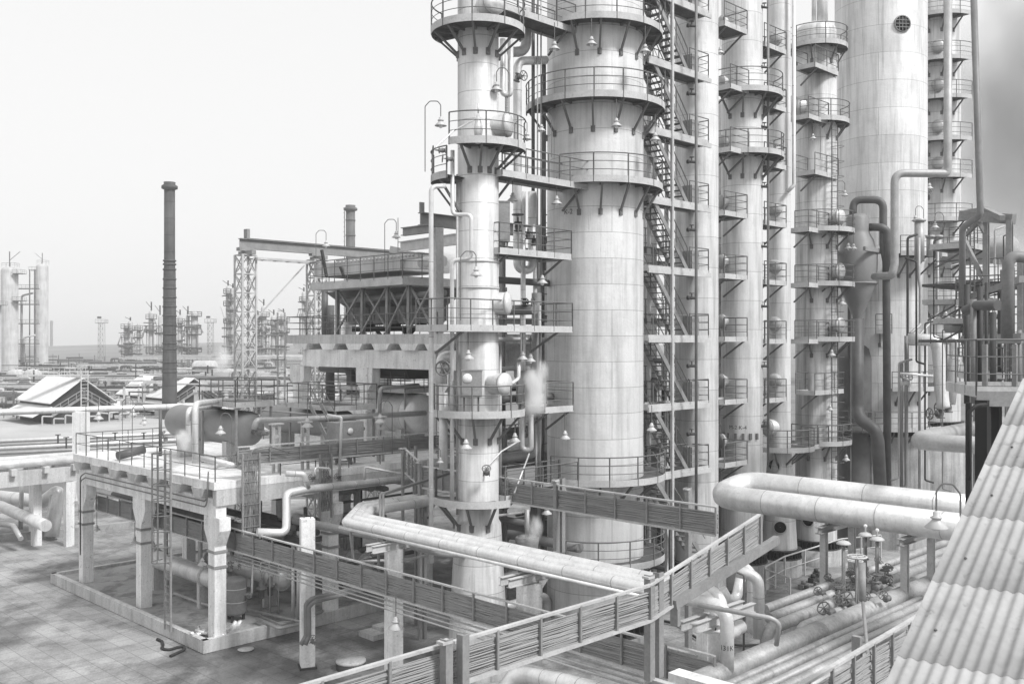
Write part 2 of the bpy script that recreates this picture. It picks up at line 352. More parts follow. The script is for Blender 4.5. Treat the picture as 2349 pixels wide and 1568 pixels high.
# chimneys
def chimney(px, ytop, d, w0, w1, label, m, rings):
    b = V(px, 900, d); zt = ydist(ytop, d); k = d/F/2; T = thing('chimney', (b.x, b.y, 0), label, 'chimney', None); zm = zt*.62
    MB().lathe((b.x, b.y, 0), [(w1*k, -.1), (w1*k*.97, zt*.1), (w0*k*1.12, zm), (w0*k*1.02, zm+1), (w0*k, zt-.3), (w0*k*.85, zt-.3), (w0*k*.85, zt-1.5)], 24).build('shaft', m, T)
    q = MB(); q.lathe((b.x, b.y, 0), [(w0*k, zt-1.2), (w0*k*1.5, zt-1.0), (w0*k*1.5, zt-.6), (w0*k*1.05, zt-.35), (w0*k*1.1, zt), (w0*k*.9, zt)], 24); q.build('crown_ring', m, T)
    for y in rings:
        z = ydist(y, d); q = MB(); rr = k*(w0+(w1-w0)*max(0, (zt-z)/zt))*1.04; q.lathe((b.x, b.y, 0), [(rr, z-.12), (rr*1.03, z-.12), (rr*1.03, z+.12), (rr, z+.12)], 24); q.build('collar', m, T)
    return T, b
c1, cb1 = chimney(389, 418, 153, 24, 34, 'tall dark banded steel chimney rising alone against the sky', 'chimney', (598, 606, 618, 640, 661, 682, 703, 724, 745, 766, 787, 800, 830, 852))
c2, cb2 = chimney(804, 471, 205, 21, 26, 'dark chimney behind the truss of the air cooler, shorter in view', 'chimney2', (505, 540, 580, 620, 660))
q = MB(); a0 = cb2+Vector((-1.25, 0, -cb2.z))
for k in (-.2, .2): q.tube([a0+Vector((0, k, 5)), a0+Vector((0, k, 40))], .04, 4)
for i in range(36): q.tube([a0+Vector((0, -.2, 5+i)), a0+Vector((-.25, 0, 5+i)), a0+Vector((0, .2, 5+i))], .04, 4)
q.build('caged_ladder', 'far_steel', c2)
# light masts
for px, yt, yb, d, lb in ((233, 730, 826, 430, 'thin lattice floodlight mast standing in front of the hill'), (483, 729, 830, 430, 'thin lattice floodlight mast right of the tall dark chimney')):
    T = thing('light_mast', Gz(px, 784+27000/d), lb, 'mast', 'lattice floodlight masts'); b = MB(); z1 = ydist(yt, d); x = T.location.x; wd = 1.0
    for sx in (-1, 1):
        for sy in (-1, 1): b.tube([(x+sx*wd*1.2, d+sy*wd, 0), (x+sx*wd, d+sy*wd, z1-2)], .09, 4)
    for i in range(8):
        za, zb = (z1-2)*i/8, (z1-2)*(i+1)/8; b.tube([(x-wd, d-wd, za), (x+wd, d-wd, zb)], .06, 4); b.tube([(x+wd, d-wd, za), (x-wd, d-wd, zb)], .06, 4); b.tube([(x-wd, d-wd, zb), (x+wd, d-wd, zb)], .06, 4)
    b.build('lattice', 'far_steel', T); b = MB(); railing(b, [(x-2, d-2, z1-2), (x+2, d-2, z1-2), (x+2, d+2, z1-2)], 1.5, 1.3, .06, 1, .08); b.box((x, d, z1-2), (4, 4, .2), 0); b.build('platform', 'far_steel', T)
    b = MB(); b.box((x-1, d, z1+.4), (1.6, .6, .9), 0); b.build('floodlight', 'dark', T)
# far process units: columns with ring walkways, pipes and masts, each its own thing
def unit(cols, d, name, labels, group):
    for (px, yt, wpx, plats, mast), lb in zip(cols, labels):
        r = wpx/2/F*d; x = (px-CX)/F*d; zt = ydist(yt, d); T = thing('column', (x, d, 0), lb, 'column', group)
        MB().lathe((x, d, 0), [(r*.8, 0), (r*.8, zt*.35), (r, zt*.42), (r, zt-r), (r*.6, zt-r*.2), (.02, zt)], 14).build('shell', 'far', T)
        for y in plats:
            z = ydist(y, d); q = MB(); q.lathe((x, d, 0), [(r, z), (r*2.1, z), (r*2.1, z-.25), (r, z-.25)], 12, smooth=False); o = q.build('platform', 'far_steel', T)
            q = MB()
            for hh in (.6, 1.2): q.arc((x, d), r*2.1, z+hh, 0, 360, .07, 3, 30)
            for i in range(8): q.bar((x+r*2.1*math.cos(i*pi/4), d+r*2.1*math.sin(i*pi/4), z), (x+r*2.1*math.cos(i*pi/4), d+r*2.1*math.sin(i*pi/4), z+1.2), .09)
            q.build('handrail', 'far_steel', o)
        for k in (1.25, -1.35):
            q = MB(); q.tube([(x+r*k, d-r, 1), (x+r*k, d-r, zt*rnd.uniform(.6, .95)), (x+r*k*2.2, d-r, zt*rnd.uniform(.6, .9))], r*.22, 6, r*.5); q.build('riser', 'pipe_far', T)
        q = MB()
        for i in range(7): zz = zt*rnd.uniform(.25, .9); q.tube([(x-r*2.4, d-r*1.4, zz), (x+r*2.4, d-r*1.4, zz+rnd.uniform(-.5, .5))], rnd.choice([.1, .16, .25]), 5)
        q.build('pipework', 'far_steel', T)
        if mast:
            q = MB(); mm = mast/F*d; q.tube([(x, d, zt-r), (x, d, zt+mm)], .22, 5); q.tube([(x, d, zt+mm*.3), (x-1.6, d, zt+mm)], .08, 4); q.build('davit', 'dark', T)
U = 'columns of the far process unit by the tall chimney'
unit([(290, 742, 12, (752, 772, 810), 0), (299, 735, 11, (757, 808), 8), (318, 741, 9, (756, 772), 0), (347, 712, 12, (730, 762, 808), 20), (367, 722, 8, (762, 800), 22),
      (413, 722, 11, (740, 800), 12), (431, 720, 8, (760,), 18), (446, 713, 16, (724, 765, 806), 0)], 300, 'u',
     ['short pale column at the left end of the distant cluster left of the tall dark chimney', 'column with a leaning davit, second from the left in the distant cluster', 'small pale column third from left in the distant cluster left of the chimney',
      'dark topped column with a mast in the distant cluster left of the tall chimney', 'thin column with a mast close left of the tall dark chimney', 'pale column close right of the tall dark chimney far away',
      'thin column with a tall mast right of the tall dark chimney', 'thickest distant column right of the tall dark chimney with an overhead pipe loop'], U)
unit([(523, 655, 10, (672, 700, 740), 12), (534, 660, 11, (690, 736, 780), 10), (591, 722, 12, (735, 760), 10), (605, 700, 13, (725, 760), 14), (628, 722, 14, (745,), 12), (650, 716, 14, (736, 762), 8),
      (697, 668, 10, (690, 730), 9), (708, 662, 9, (700, 745), 10)], 290, 'v',
     ['thin tall distant column with stacked walkways just left of the front lattice pylon', 'tall distant column partly behind the left legs of the front lattice pylon', 'squat distant column just right of the front lattice pylon',
      'distant column with a mast second right of the front lattice pylon', 'stout distant column midway between the two lattice pylons', 'distant column with railed top nearest the concrete frame ladder',
      'slender distant column just left of the second lattice pylon', 'slender distant column partly behind the second lattice pylon'], 'columns seen between the lattice pylons')
# far pipe racks: beams with pipes on trestles
def rack(px0, px1, d, y, npipe, label, h=1.0):
    z = ydist(y, d); x0, x1 = (px0-CX)/F*d, (px1-CX)/F*d; T = thing('pipe_rack', ((x0+x1)/2, d, 0), label, 'pipe rack', 'pipe racks on the plain')
    n = max(2, int((x1-x0)/11))
    for i in range(n+1):
        x = x0+(x1-x0)*i/n; b = MB(); b.box((x, d, z/2), (.5, .5, z), 0); b.box((x, d+2, z/2), (.5, .5, z), 0); b.box((x, d+1, z-.2), (.55, 3, .4), 0); b.build('trestle', 'far', T)
    b = MB(); b.bar((x0, d-.2, z+.15), (x1, d-.2, z+.15), .3, .5); b.build('beam', 'far', T)
    for k in range(npipe):
        r = rnd.choice([.12, .2, .3]); b = MB(); yy = d+k*.7; zz = z+.45+r; xa = x0+rnd.random()*3; xb = x1-rnd.random()*3
        pts = [(xa, yy, zz), (xb, yy, zz)] if k % 3 else [(xa, yy, zz-2), (xa, yy, zz), ((xa*2+xb)/3, yy, zz), ((xa*2+xb)/3, yy, zz+h), ((xa*2+xb)/3+2, yy, zz+h), ((xa*2+xb)/3+2, yy, zz), (xb, yy, zz)]
        b.tube(pts, r, 6, r*2); b.build('pipe', rnd.choice(['pipe_far', 'pipe_far', 'far_steel']), T)
for a in ((-40, 130, 240, 862, 5, 'rack crossing behind the feet of the two tall far left columns'), (250, 330, 200, 858, 5, 'short rack between the first pump shed and the tall chimney'), (440, 1000, 195, 866, 7, 'rack crossing behind the front lattice pylon at mid height'), (275, 900, 260, 823, 5, 'long beam rack with thin pipes below the distant cluster columns'), (180, 380, 250, 838, 4, 'pale rack left of the tall chimney with two fat pipes'), (430, 900, 225, 850, 6, 'rack right of the tall chimney carrying several pipes above the tanks'),
          (-40, 470, 190, 872, 7, 'low rack crossing behind the ridge roofed pump sheds'), (330, 900, 165, 878, 7, 'rack of pale pipes running behind the second pump shed'), (450, 1000, 140, 893, 7, 'rack of pale pipes behind the dark drums'), (-40, 200, 165, 888, 4, 'short rack behind the first pump shed at left')): rack(*a)
# unsorted small plant on the plain: valves, stubs and small bore pipes in between
mb = MB()
for i in range(620):
    d = rnd.uniform(150, 330); px = rnd.uniform(-60, 1000); x = (px-CX)/F*d
    k = rnd.random()
    if k < .4: mb.tube([(x, d, 0), (x, d, rnd.uniform(1.5, 5))], rnd.choice([.1, .18, .3]), 5)
    elif k < .75: z = rnd.uniform(1, 5.5); mb.tube([(x, d, z), (x+rnd.uniform(3, 14), d+rnd.uniform(-2, 2), z)], rnd.choice([.1, .15, .3]), 5)
    else: mb.box((x, d, .8), (rnd.uniform(1, 3), rnd.uniform(1, 3), rnd.uniform(1, 2.6)), 0)
tag(mb.build('small_plant', 'far', base=(0, 150, 0)), 'jumble of small pipes, stubs and boxes spread over the plain', 'pipework', None, 'stuff')
mb = MB()
for i in range(330):
    d = rnd.uniform(150, 230); px = rnd.choice([rnd.uniform(460, 1000), rnd.uniform(-40, 330)]); x = (px-CX)/F*d; z = rnd.uniform(.5, 5)
    mb.tube([(x, d, 0), (x, d, z), (x+rnd.uniform(-6, 6), d, z)], rnd.choice([.06, .1, .18]), 5)
tag(mb.build('small_pipework', 'far_steel', base=(0, 150, 0)), 'thicket of thin grey pipes behind the dark drums', 'pipework', None, 'stuff')
mb = MB()
for i in range(420):
    d = rnd.uniform(160, 420); px = rnd.uniform(-60, 1000); x = (px-CX)/F*d; k = rnd.random()
    if k < .3: mb.box((x, d, rnd.uniform(.5, 2)), (rnd.uniform(1, 6), 1.5, rnd.uniform(1, 3)), 0)
    elif k < .7: z = rnd.uniform(.6, 6); mb.tube([(x, d, z), (x+rnd.uniform(4, 22), d+rnd.uniform(-2, 2), z)], rnd.choice([.1, .2, .35]), 5)
    else: mb.tube([(x, d, 0), (x, d, rnd.uniform(2, 8))], rnd.choice([.1, .15]), 4)
tag(mb.build('dark_pipework', 'dark', base=(0, 150, 0)), 'darker tangle of pipes and sheds farther out on the plain', 'pipework', None, 'stuff')
# horizontal tanks
def htank(c, ax, L_, r, label, m, name='horizontal_tank', group=None, saddle=True, zb=0, cat='tank', nb=0, ringm='light_steel'):
    """lying vessel: dished ends, two saddles"""
    c = Vector(c); ax = Vector(ax).normalized(); T = thing(name, (c.x, c.y, zb), label, cat, group); h = L_/2
    MB().lathe(c, [(.01, -h), (r*.5, -h+r*.06), (r*.8, -h+r*.2), (r*.96, -h+r*.38), (r, -h+r*.55), (r, h-r*.55), (r*.96, h-r*.38), (r*.8, h-r*.2), (r*.5, h-r*.06), (.01, h)], 28, axis=ax).build('shell', m, T)
    if saddle:
        for k in (-.6, .6):
            q = c+ax*(h*k); b = MB(); side = ax.cross(UP); b.bar(Vector((q.x, q.y, zb)), q-UP*(r*.75), .35*r+.1, r*1.5, up=side); b.build('saddle', 'concrete', T)
    for i in range(nb):
        q = c+ax*(-h+r*.5+(L_-r)*(i+.5)/nb); b = MB(); b.lathe(q, [(r+.002, -.02), (r+.012, -.02), (r+.012, .02), (r+.002, .02)], 28, axis=ax); b.build('band', ringm, T)
    return T
htank(V(470, 846, 240), (1, 0, 0), 6.4, 2.1, 'large pale lying tank on the plain right of the tall chimney', 'far', group='lying tanks on the plain')
htank(V(530, 863, 215), (.5, -.85, 0), 6, 1.7, 'pale lying tank seen end on beside the front lattice pylon', 'far', group='lying tanks on the plain')
htank(V(418, 852, 230), (1, 0, 0), 5, .9, 'small pale lying tank next to the tall dark chimney', 'far', group='lying tanks on the plain')
htank(V(660, 855, 235), (1, 0, 0), 6, 1.3, 'pale lying tank between the two lattice pylons', 'far', group='lying tanks on the plain')
htank(V(720, 920, 110), (1, 0, 0), 8, .9, 'slim pale lying vessel behind the second dark drum', 'pipe_far', group='lying tanks on the plain')
htank(V(37, 863, 200), UP, 3, 1.8, 'small standing tank with domed top beside the far left columns', 'far', 'standing_tank', saddle=False)
htank(V(75, 863, 200), UP, 3, 1.8, 'second small standing tank below the slimmer far left column', 'far', 'standing_tank', saddle=False)
# pump sheds: dark gabled halls with pale ridge roofs
def shed(px, yb, d, ww, ll, hh, label, ladder=True):
    c = V(px, yb, d); c.z = 0; u = ER; v = EL; T = thing('pump_shed', c, label, 'shed', 'dark sheds with pale pitched roofs')
    # gable in direction u, length along v
    w2 = ww/2; pts = []; e = hh*.5
    g = [(-w2, 0), (w2, 0), (w2, e), (0, hh), (-w2, e)]; P0 = [c+u*a+UP*b for a, b in g]; P1 = [p+v*ll for p in P0]
    MB().add(P0+P1, [(4, 3, 2, 1, 0), (5, 6, 7, 8, 9), (0, 1, 6, 5), (1, 2, 7, 6), (4, 9, 5, 0), (0, 5, 9, 4)]).build('wall', 'brick', T)
    for sgn in (-1, 1):
        A = c+UP*(hh+.15)-v*.8; B = c+u*(sgn*(w2+.5))+UP*(e-.2)-v*.8; b = MB(); q = [A, B, B+v*(ll+1.6), A+v*(ll+1.6)]; b.add(q+[x+UP*.12 for x in q], [(0, 1, 2, 3), (4, 5, 6, 7), (0, 1, 5, 4), (1, 2, 6, 5), (2, 3, 7, 6), (3, 0, 4, 7)]); b.build('roof', 'sheetroof', T)
        A = c+u*(sgn*w2)+UP*(e-.7)-v*.3; B = c+u*(sgn*(w2+2.8))+UP*(e-2.1)-v*.3; b = MB(); q = [A, B, B+v*ll, A+v*ll]; b.add(q+[x+UP*.12 for x in q], [(0, 1, 2, 3), (4, 5, 6, 7), (0, 1, 5, 4), (1, 2, 6, 5), (2, 3, 7, 6), (3, 0, 4, 7)]); b.build('lean_to_roof', 'sheetroof', T)
        b = MB()
        b.bar(c+u*(sgn*w2*1.05)+UP*1.2-v*.6, c+UP*(hh*.45+1)-v*.6, .12, .35); railing(b, [c+u*(sgn*w2*1.05)+UP*1.3-v*1, c+UP*(hh*.45+1.1)-v*1], 1.1, 1.5, .05, 1, .08); b.build('stair', 'steel', T)
    if ladder:
        b = MB(); x0 = c-v*1.1
        for k in (-.5, .5): b.bar(x0+u*k+UP*1, x0+u*k+UP*(hh+1.4), .12)
        for i in range(int(hh*2)): b.bar(x0-u*.5+UP*(1.2+i*.5), x0+u*.5+UP*(1.2+i*.5), .07)
        b.build('ladder', 'light_steel', T)
        b = MB(); a = c+UP*(hh+.6)+v*.6; dx = Vector((1, 0, 0)); b.bar(a-dx*9, a+dx*1.2, 1.6, .15); railing(b, [a-dx*9-Vector((0, .8, 0)), a+dx*1.2-Vector((0, .8, 0))], 1.2, .8, .045, 1, .06); b.build('roof_walk', 'light_steel', T)
    for i in range(9):
        q = c-v*2+u*(-w2-2+i*1.6); b = MB(); b.tube([q, q+UP*rnd.uniform(.8, 1.6), q+u*1.4+UP*rnd.uniform(.8, 1.6)], .12, 5, .2); b.build('pipe', 'pipe_far', T)
    return T
shed(187, 968, 146, 8.6, 13, 6.4, 'dark pump shed with pale pitched roof and ladder on its gable, far left')
shed(441, 955, 163, 8.0, 19, 5.8, 'dark pump shed with pale roof partly behind the tall chimney', False)
shed(672, 915, 205, 8, 13, 4.8, 'small pale roofed shed seen between the two lattice pylons', False)
shed(815, 915, 195, 7, 12, 5, 'small shed roof glimpsed below the concrete frame', False)
# long insulated main on posts in the left middle
A = V(-60, 944, 73); B = along(V(0, 946, 73), Vector((1, .22, 0)).normalized(), 470)
pm = pipe('pipe', [V(-120, 951, 70), V(0, 945, 73), V(250, 937, 76), V(505, 929, 80)], .24, 'pipe', 'long pale insulated main crossing the left middle above the road', n=14, bands=6)
T = thing('pipe_post', (V(186, 950, 74.6).x, 74.6, 0), 'tall white concrete post carrying the long pale main', 'post')
b = MB(); z = ydist(945, 74.6); b.box((T.location.x, 74.6, z/2), (1.05, .7, z), 0); b.build('shaft', 'white_concrete', T)
T2 = copy_tree(T); T2.location = (V(505, 900, 80).x, 80, 0); T2['label'] = 'white concrete post at the right end of the long pale main'
# ground level pipes in the left middle
lp = [(1003, 1000, .2), (1012, 1008, .16), (1020, 1015, .22), (1031, 1026, .16), (1045, 1040, .25)]
for i, (y0, y1, r) in enumerate(lp):
    p0 = Gz(-80, y0+12, .5); p1 = Gz(560, y1-14, .5)
    pipe('pipe', [p0, p1], r, 'pipe_grey' if i % 2 else 'pipe', ['farthest', 'second farthest', 'middle', 'fourth', 'nearest'][i]+' of the five low pipes along the road at left', group='low pipes along the road')
for k, (px, py) in enumerate(((133, 1005), (152, 1012), (264, 1000), (248, 1020), (330, 1000))):
    p = Gz(px, py+22); b = MB(); b.bar(p, p+UP*1.5, .14); b.bar(p+UP*1.5-ER*.3, p+UP*1.5+ER*.3, .1); tag(b.build('pipe_stanchion', 'dark'), ['thin dark stanchion leftmost beside the low road pipes', 'second thin dark stanchion from left by the low road pipes', 'dark stanchion in front of the first shed by the road pipes', 'dark stanchion nearest the deck corner by the road pipes', 'dark stanchion farthest right beside the low road pipes'][k], 'post', 'stanchions along the road pipes')
# ================================================================ CONCRETE DECK WITH DRUMS (left middle)
DZ = 6.55
DA = V(491, 1104, 38); DA.z = 0; DB = along(DA, EL, 168); LL = (DB-DA).length; LR = 19.0
def D(r_, l, z=0): return DA+ER*r_+EL*l+UP*z
deck = thing('concrete_deck', DA, 'raised concrete deck on flared columns carrying the dark drums, left middle', 'deck')
b = MB(); q = [D(0, 0), D(LR, 0), D(LR, LL), D(0, LL)]; b.add([p+UP*DZ for p in q]+[p+UP*(DZ-.3) for p in q], [(0, 1, 2, 3), (7, 6, 5, 4), (0, 4, 5, 1), (1, 5, 6, 2), (2, 6, 7, 3), (3, 7, 4, 0)]); b.build('slab', 'white_concrete', deck)
for i in range(7):                           # precast ribs that end on the left edge
    l = 1.1+i*2.0
    b = MB(); p = D(-.12, l, DZ-.48); b.prof(p, p+ER*(LR-.5), [(-.32, -.18), (.32, -.18), (.55, .18), (-.55, .18)]); b.build('rib', 'concrete', deck)
for r0 in (.35, 5.65, 10.95):
    b = MB(); b.bar(D(r0, .1, DZ-1.02), D(r0, LL-.1, DZ-1.02), .45, .72); b.build('beam', 'white_concrete', deck)
b = MB(); b.bar(D(.1, .15, DZ-.62), D(LR, .15, DZ-.62), .3, .62); b.build('beam', 'concrete', deck)
b = MB(); b.bar(D(.1, LL-.2, DZ-.62), D(LR, LL-.2, DZ-.62), .3, .62); b.build('beam', 'concrete', deck)
for r0 in (.35, 5.65, 10.95):
    for l in (.4, 6.9, LL-.7):
        b = MB(); b.box(D(r0, l, (DZ-1.38)/2), (.5, .5, DZ-1.38)); o = b.build('column', 'white_concrete', deck)
        b = MB(); z1 = DZ-1.39
        for s_ in (-1, 1):
            c = D(r0, l)
            pts = [c+EL*(s_*.25)+UP*(z1-1.15), c+EL*(s_*.62)+UP*(z1-.5), c+EL*(s_*.62)+UP*z1, c+EL*(s_*.25)+UP*z1]
            vs = [p-ER*.24 for p in pts]+[p+ER*.24 for p in pts]; b.add(vs, [(0, 1, 2, 3), (7, 6, 5, 4), (0, 4, 5, 1), (1, 5, 6, 2), (2, 6, 7, 3), (3, 7, 4, 0)])
        b.build('corbel', 'white_concrete', o)
        for zz in (z1-1.35, z1-1.95): MB().box(D(r0, l, zz), (.58, .58, .1)).build('clamp_band', 'steel', o)
b = MB(); railing(b, [D(.1, .1, DZ), D(.1, LL-.1, DZ), D(LR-6, LL-.1, DZ)], 1.0, 1.25, .02, 1); b.build('handrail', 'rail', deck)
b = MB(); railing(b, [D(.1, .1, DZ), D(3.0, .1, DZ)], 1.0, 1.2, .02, 1); b.build('handrail', 'rail', deck)
b = MB(); railing(b, [D(3.0, .1, DZ), D(11.5, .1, DZ)], .85, 1.7, .022, 1); b.build('handrail', 'rail', deck)
for dz in (0, .22):                           # conduits clipped along the beam
    b = MB(); b.tube([D(-.05, LL-1, 2-dz), D(-.05, LL-1, DZ-1.0-dz), D(-.05, LL-1.6, DZ-.78-dz), D(-.05, 1.2, DZ-.78-dz), D(-.05, .5, DZ-.78-dz), D(-.05, .35, DZ+.4)], .03, 6, .3); b.build('conduit', 'rail', deck)
# caged ladder up to the deck
lb = D(-.55, 2.5); T = thing('caged_ladder', Vector((lb.x, lb.y, .38)), 'caged steel ladder leaning on the deck edge beside the corner column', 'ladder')
b = MB()
for k in (0, .5): b.bar(lb+EL*k+UP*.38, lb+EL*k+UP*(DZ+1.1), .07)
for i in range(22): b.bar(lb+UP*(.6+i*.31), lb+EL*.5+UP*(.6+i*.31), .03)
b.build('ladder', 'steel', T)
b = MB()
for i in range(8):
    z = 3.2+i*.62; b.tube([lb+EL*(.25+.38*math.cos(a))+ER*(-.05-.62*math.sin(a))+UP*z for a in [pi*k/8 for k in range(9)]], .022, 4)
for a in (.3, .9, pi/2, 2.2, 2.8): b.bar(lb+EL*(.25+.38*math.cos(a))+ER*(-.05-.62*math.sin(a))+UP*3.2, lb+EL*(.25+.38*math.cos(a))+ER*(-.05-.62*math.sin(a))+UP*(DZ+1), .03)
b.build('safety_cage', 'rail', T)
# three drums
def drum(r0, l0, L_, rad, m, label, nb=0, up_=.85):
    c = D(r0, l0+L_/2, DZ+up_+rad); return htank(c, EL, L_, rad, label, m, 'drum', 'drums on the concrete deck', True, DZ, 'drum', nb)
d1 = drum(3.6, 3.3, 7.2, .78, 'drum', 'dark lying drum nearest the deck corner, steam at its left foot')
d2 = drum(8.6, 3.2, 7.0, .68, 'drum', 'dark lying drum in the middle, behind the cabinet on the deck')
d3 = drum(14.7, 4.6, 7.6, 1.08, 'pipe', 'big pale insulated drum farthest back on the deck', 5, .55)
for T, r0, rad, lo in ((d1, 3.6, .78, 3.3), (d2, 8.6, .68, 3.2)):
    c = D(r0, lo, DZ+.85+rad-.1)
    b = MB(); b.tube([c, c-EL*.9, c-EL*1.2], .09, 8); b.lathe(c-EL*.45, [(.01, -.12), (.17, -.12), (.17, .12), (.01, .12)], 12, axis=EL); b.build('nozzle', 'pipe_mid', T)
    valve(c-EL*.75, EL, .2, 'valve with hand wheel on the end of the '+('dark drum nearest the deck corner' if r0 < 5 else 'middle dark drum'), 'pipe_mid', tuple(-ER*.8+UP*.3), 'valves on the drum ends')
    b = MB(); b.tube([D(r0, lo+1.5, DZ+.9), D(r0, lo+1.5, DZ+.45), D(r0-.6, lo+1.2, DZ+.3), D(r0-1.6, lo+.2, DZ+.3)], .11, 8, .25); b.build('drain_pipe', 'pipe', T)
# walkways over the drums
for p, a, bb, z, lab in ((D(2.7, 3.2), 1.9, 3.2, 9.3, 'railed walkway over the dark drum nearest the corner'), (D(7.4, 2.6), 2.4, 4.0, 8.95, 'railed walkway over the middle dark drum'), (D(13.6, 5.2), 2.6, 6.0, 9.45, 'dark railed walkway over the big pale drum')):
    T = thing('walkway', Vector((p.x, p.y, DZ)), lab, 'walkway', 'walkways over the drums')
    rect_platform(T, p, a, bb, ER, EL, z, 'nesf', 1.05, False)
    for u in (.1, a-.1):
        for v in (.1, bb-.1): b = MB(); b.bar(p+ER*u+EL*v+UP*DZ, p+ER*u+EL*v+UP*z, .09); b.build('leg', 'steel', T)
b = MB(); s0, s1 = D(6.6, 1.0, DZ), D(6.6, 3.4, 9.1); T = thing('steel_stair', s0, 'steep steel stair up to the walkway of the middle drum', 'stair')
for k in (0, .6): b.bar(s0+ER*k, s1+ER*k, .06, .2)
for i in range(9): q = s0.lerp(s1, (i+.5)/9); b.bar(q, q+ER*.6, .2, .03)
b.build('flight', 'steel', T); b = MB()
for k in (0, .6): b.tube([s0+ER*k+UP*.9, s1+ER*k+UP*.9], .025, 5); b.tube([s0+ER*k, s0+ER*k+UP*.9], .02, 4)
b.build('handrail', 'rail', T)
# pipes about the drums
pipe('pipe', [V(432, 1010, 41), V(432, 938, 41), V(505, 932, 45)], .11, 'pipe', 'pale pipe elbow, left of the two over the nearest drum', .3, bands=1.2)
pipe('pipe', [V(448, 1062, 40.2), V(448, 926, 40.2), V(515, 918, 44.5)], .13, 'pipe', 'thicker pale pipe elbow, right of the two over the nearest drum', .35, bands=1.2)
pipe('pipe', [V(447, 1048, 40.2), V(500, 1058, 38.9), V(560, 1072, 38.9)], .11, 'pipe', 'pale pipe lying across the deck corner below the drum', .3)
pipe('pipe', [V(583, 984, 42), V(588, 963, 42), V(640, 963, 43), V(820, 955, 46), V(975, 947, 49)], .13, 'pipe_grey', 'grey pipe running from the first drum rightward to the tall thin riser', .25)
pipe('pipe', [V(600, 941, 47), V(735, 951, 47), V(745, 1030, 47)], .05, 'pipe_grey', 'thin pipe dropping in front of the middle drum')
pipe('pipe', [V(870, 1000, 49), V(872, 890, 49), V(960, 884, 52)], .1, 'pipe_grey', 'grey pipe rising and bending over the big pale drum', .25)
pipe('pipe', [V(750, 951, 42), V(784, 957, 42), V(778, 1095, 42)], .06, 'pipe', 'thin white pipe dropping steeply to a valve on the deck edge', .12)
pipe('pipe', [V(368, 1045, 42), V(368, 937, 42)], .07, 'pipe_dark', 'dark standing pipe with a valve on the deck left of the first drum', 0)
pipe('pipe', [V(270, 1045, 45), V(330, 1030, 46)], .2, 'pipe_dark', 'short dark pipe section lying on the deck', 0)
valve(V(380, 1008, 43), UP, .2, 'valve with hand wheel beside the left end of the nearest drum', 'pipe_mid', tuple(ER*-.5+UP*.8))
pipe('pipe', [V(655, 1085, 38.7), V(697, 1087, 39), V(706, 1118, 39.2)], .12, 'pipe', 'short silver pipe elbow on the near deck edge', .2, bands=.5)
mainp = [V(664, 1130, 39), V(950, 1098, 45)]
pipe('pipe', [V(590, 1220, 37.5), V(657, 1222, 38), V(657, 1131, 38.6), V(700, 1122, 39.2), V(960, 1094, 45.3)], .16, 'pipe', 'silver pipe running along the deck edge and dropping in a long elbow', .3, 12, bands=1.6)
for k, (px, py, dd) in enumerate(((720, 1098, 39.5), (756, 1095, 40.2), (779, 1096, 40.6))):
    valve(V(px, py, dd), UP, .14, ['small valve leftmost of three above the deck edge pipe', 'small valve in the middle of three above the deck edge pipe', 'small valve rightmost of three above the deck edge pipe'][k], 'pipe_dark', tuple(-ER*.7+UP*.4), 'small valves above the deck edge pipe')
pipe('pipe', [V(723, 1092, 39.5), V(722, 1072, 39.5), V(757, 1074, 40.2), V(758, 1092, 40.2)], .045, 'pipe', 'small white bow pipe linking two valves on the deck edge', .12)
pipe('pipe', [V(836, 1100, 41.5), V(836, 1070, 41.5), V(932, 1088, 41.5)], .05, 'pipe', 'thin white pipe bent over the deck edge left of the steep tray', .12)
T = thing('cabinet', D(7.0, .9, DZ), 'dark grey instrument cabinet standing on the deck before the middle drum', 'cabinet')
b = MB(); b.box(D(7.0, 1.2, DZ+1.15), (1.5, .7, 1.5), 45); b.build('case', 'steel', T); b = MB(); b.lathe(D(7.0, .84, DZ+1.5), [(.01, 0), (.14, 0), (.14, .05), (.01, .05)], 16, axis=-EL); b.build('dial', 'glass', T)
for k in (-.5, .5): b = MB(); b.bar(D(7+k, 1.2, DZ), D(7+k, 1.2, DZ+.42), .07); b.build('leg', 'steel', T)
for k, (px, py) in enumerate(((634, 0), (700, 0), (873, 0))):
    p = along(D(0, .9), ER, px); T = thing('double_post', p+UP*DZ, ['pale double channel post left of the cabinet on the deck', 'pale double channel post right of the cabinet on the deck', 'pale double channel post below the big pale drum'][k], 'post', 'double channel posts on the deck')
    for s_ in (-.14, .14): b = MB(); b.bar(p+ER*s_+UP*DZ, p+ER*s_+UP*(DZ+2.0), .08, .12); b.build('channel', 'light_steel', T)
    b = MB()
    for z in (.5, 1.0, 1.5): b.bar(p-ER*.12+UP*(DZ+z), p+ER*.12+UP*(DZ+z), .1, .12)
    b.bar(p-ER*.3+UP*(DZ+2.03), p+ER*.3+UP*(DZ+2.03), .25, .06); b.build('batten', 'light_steel', T)
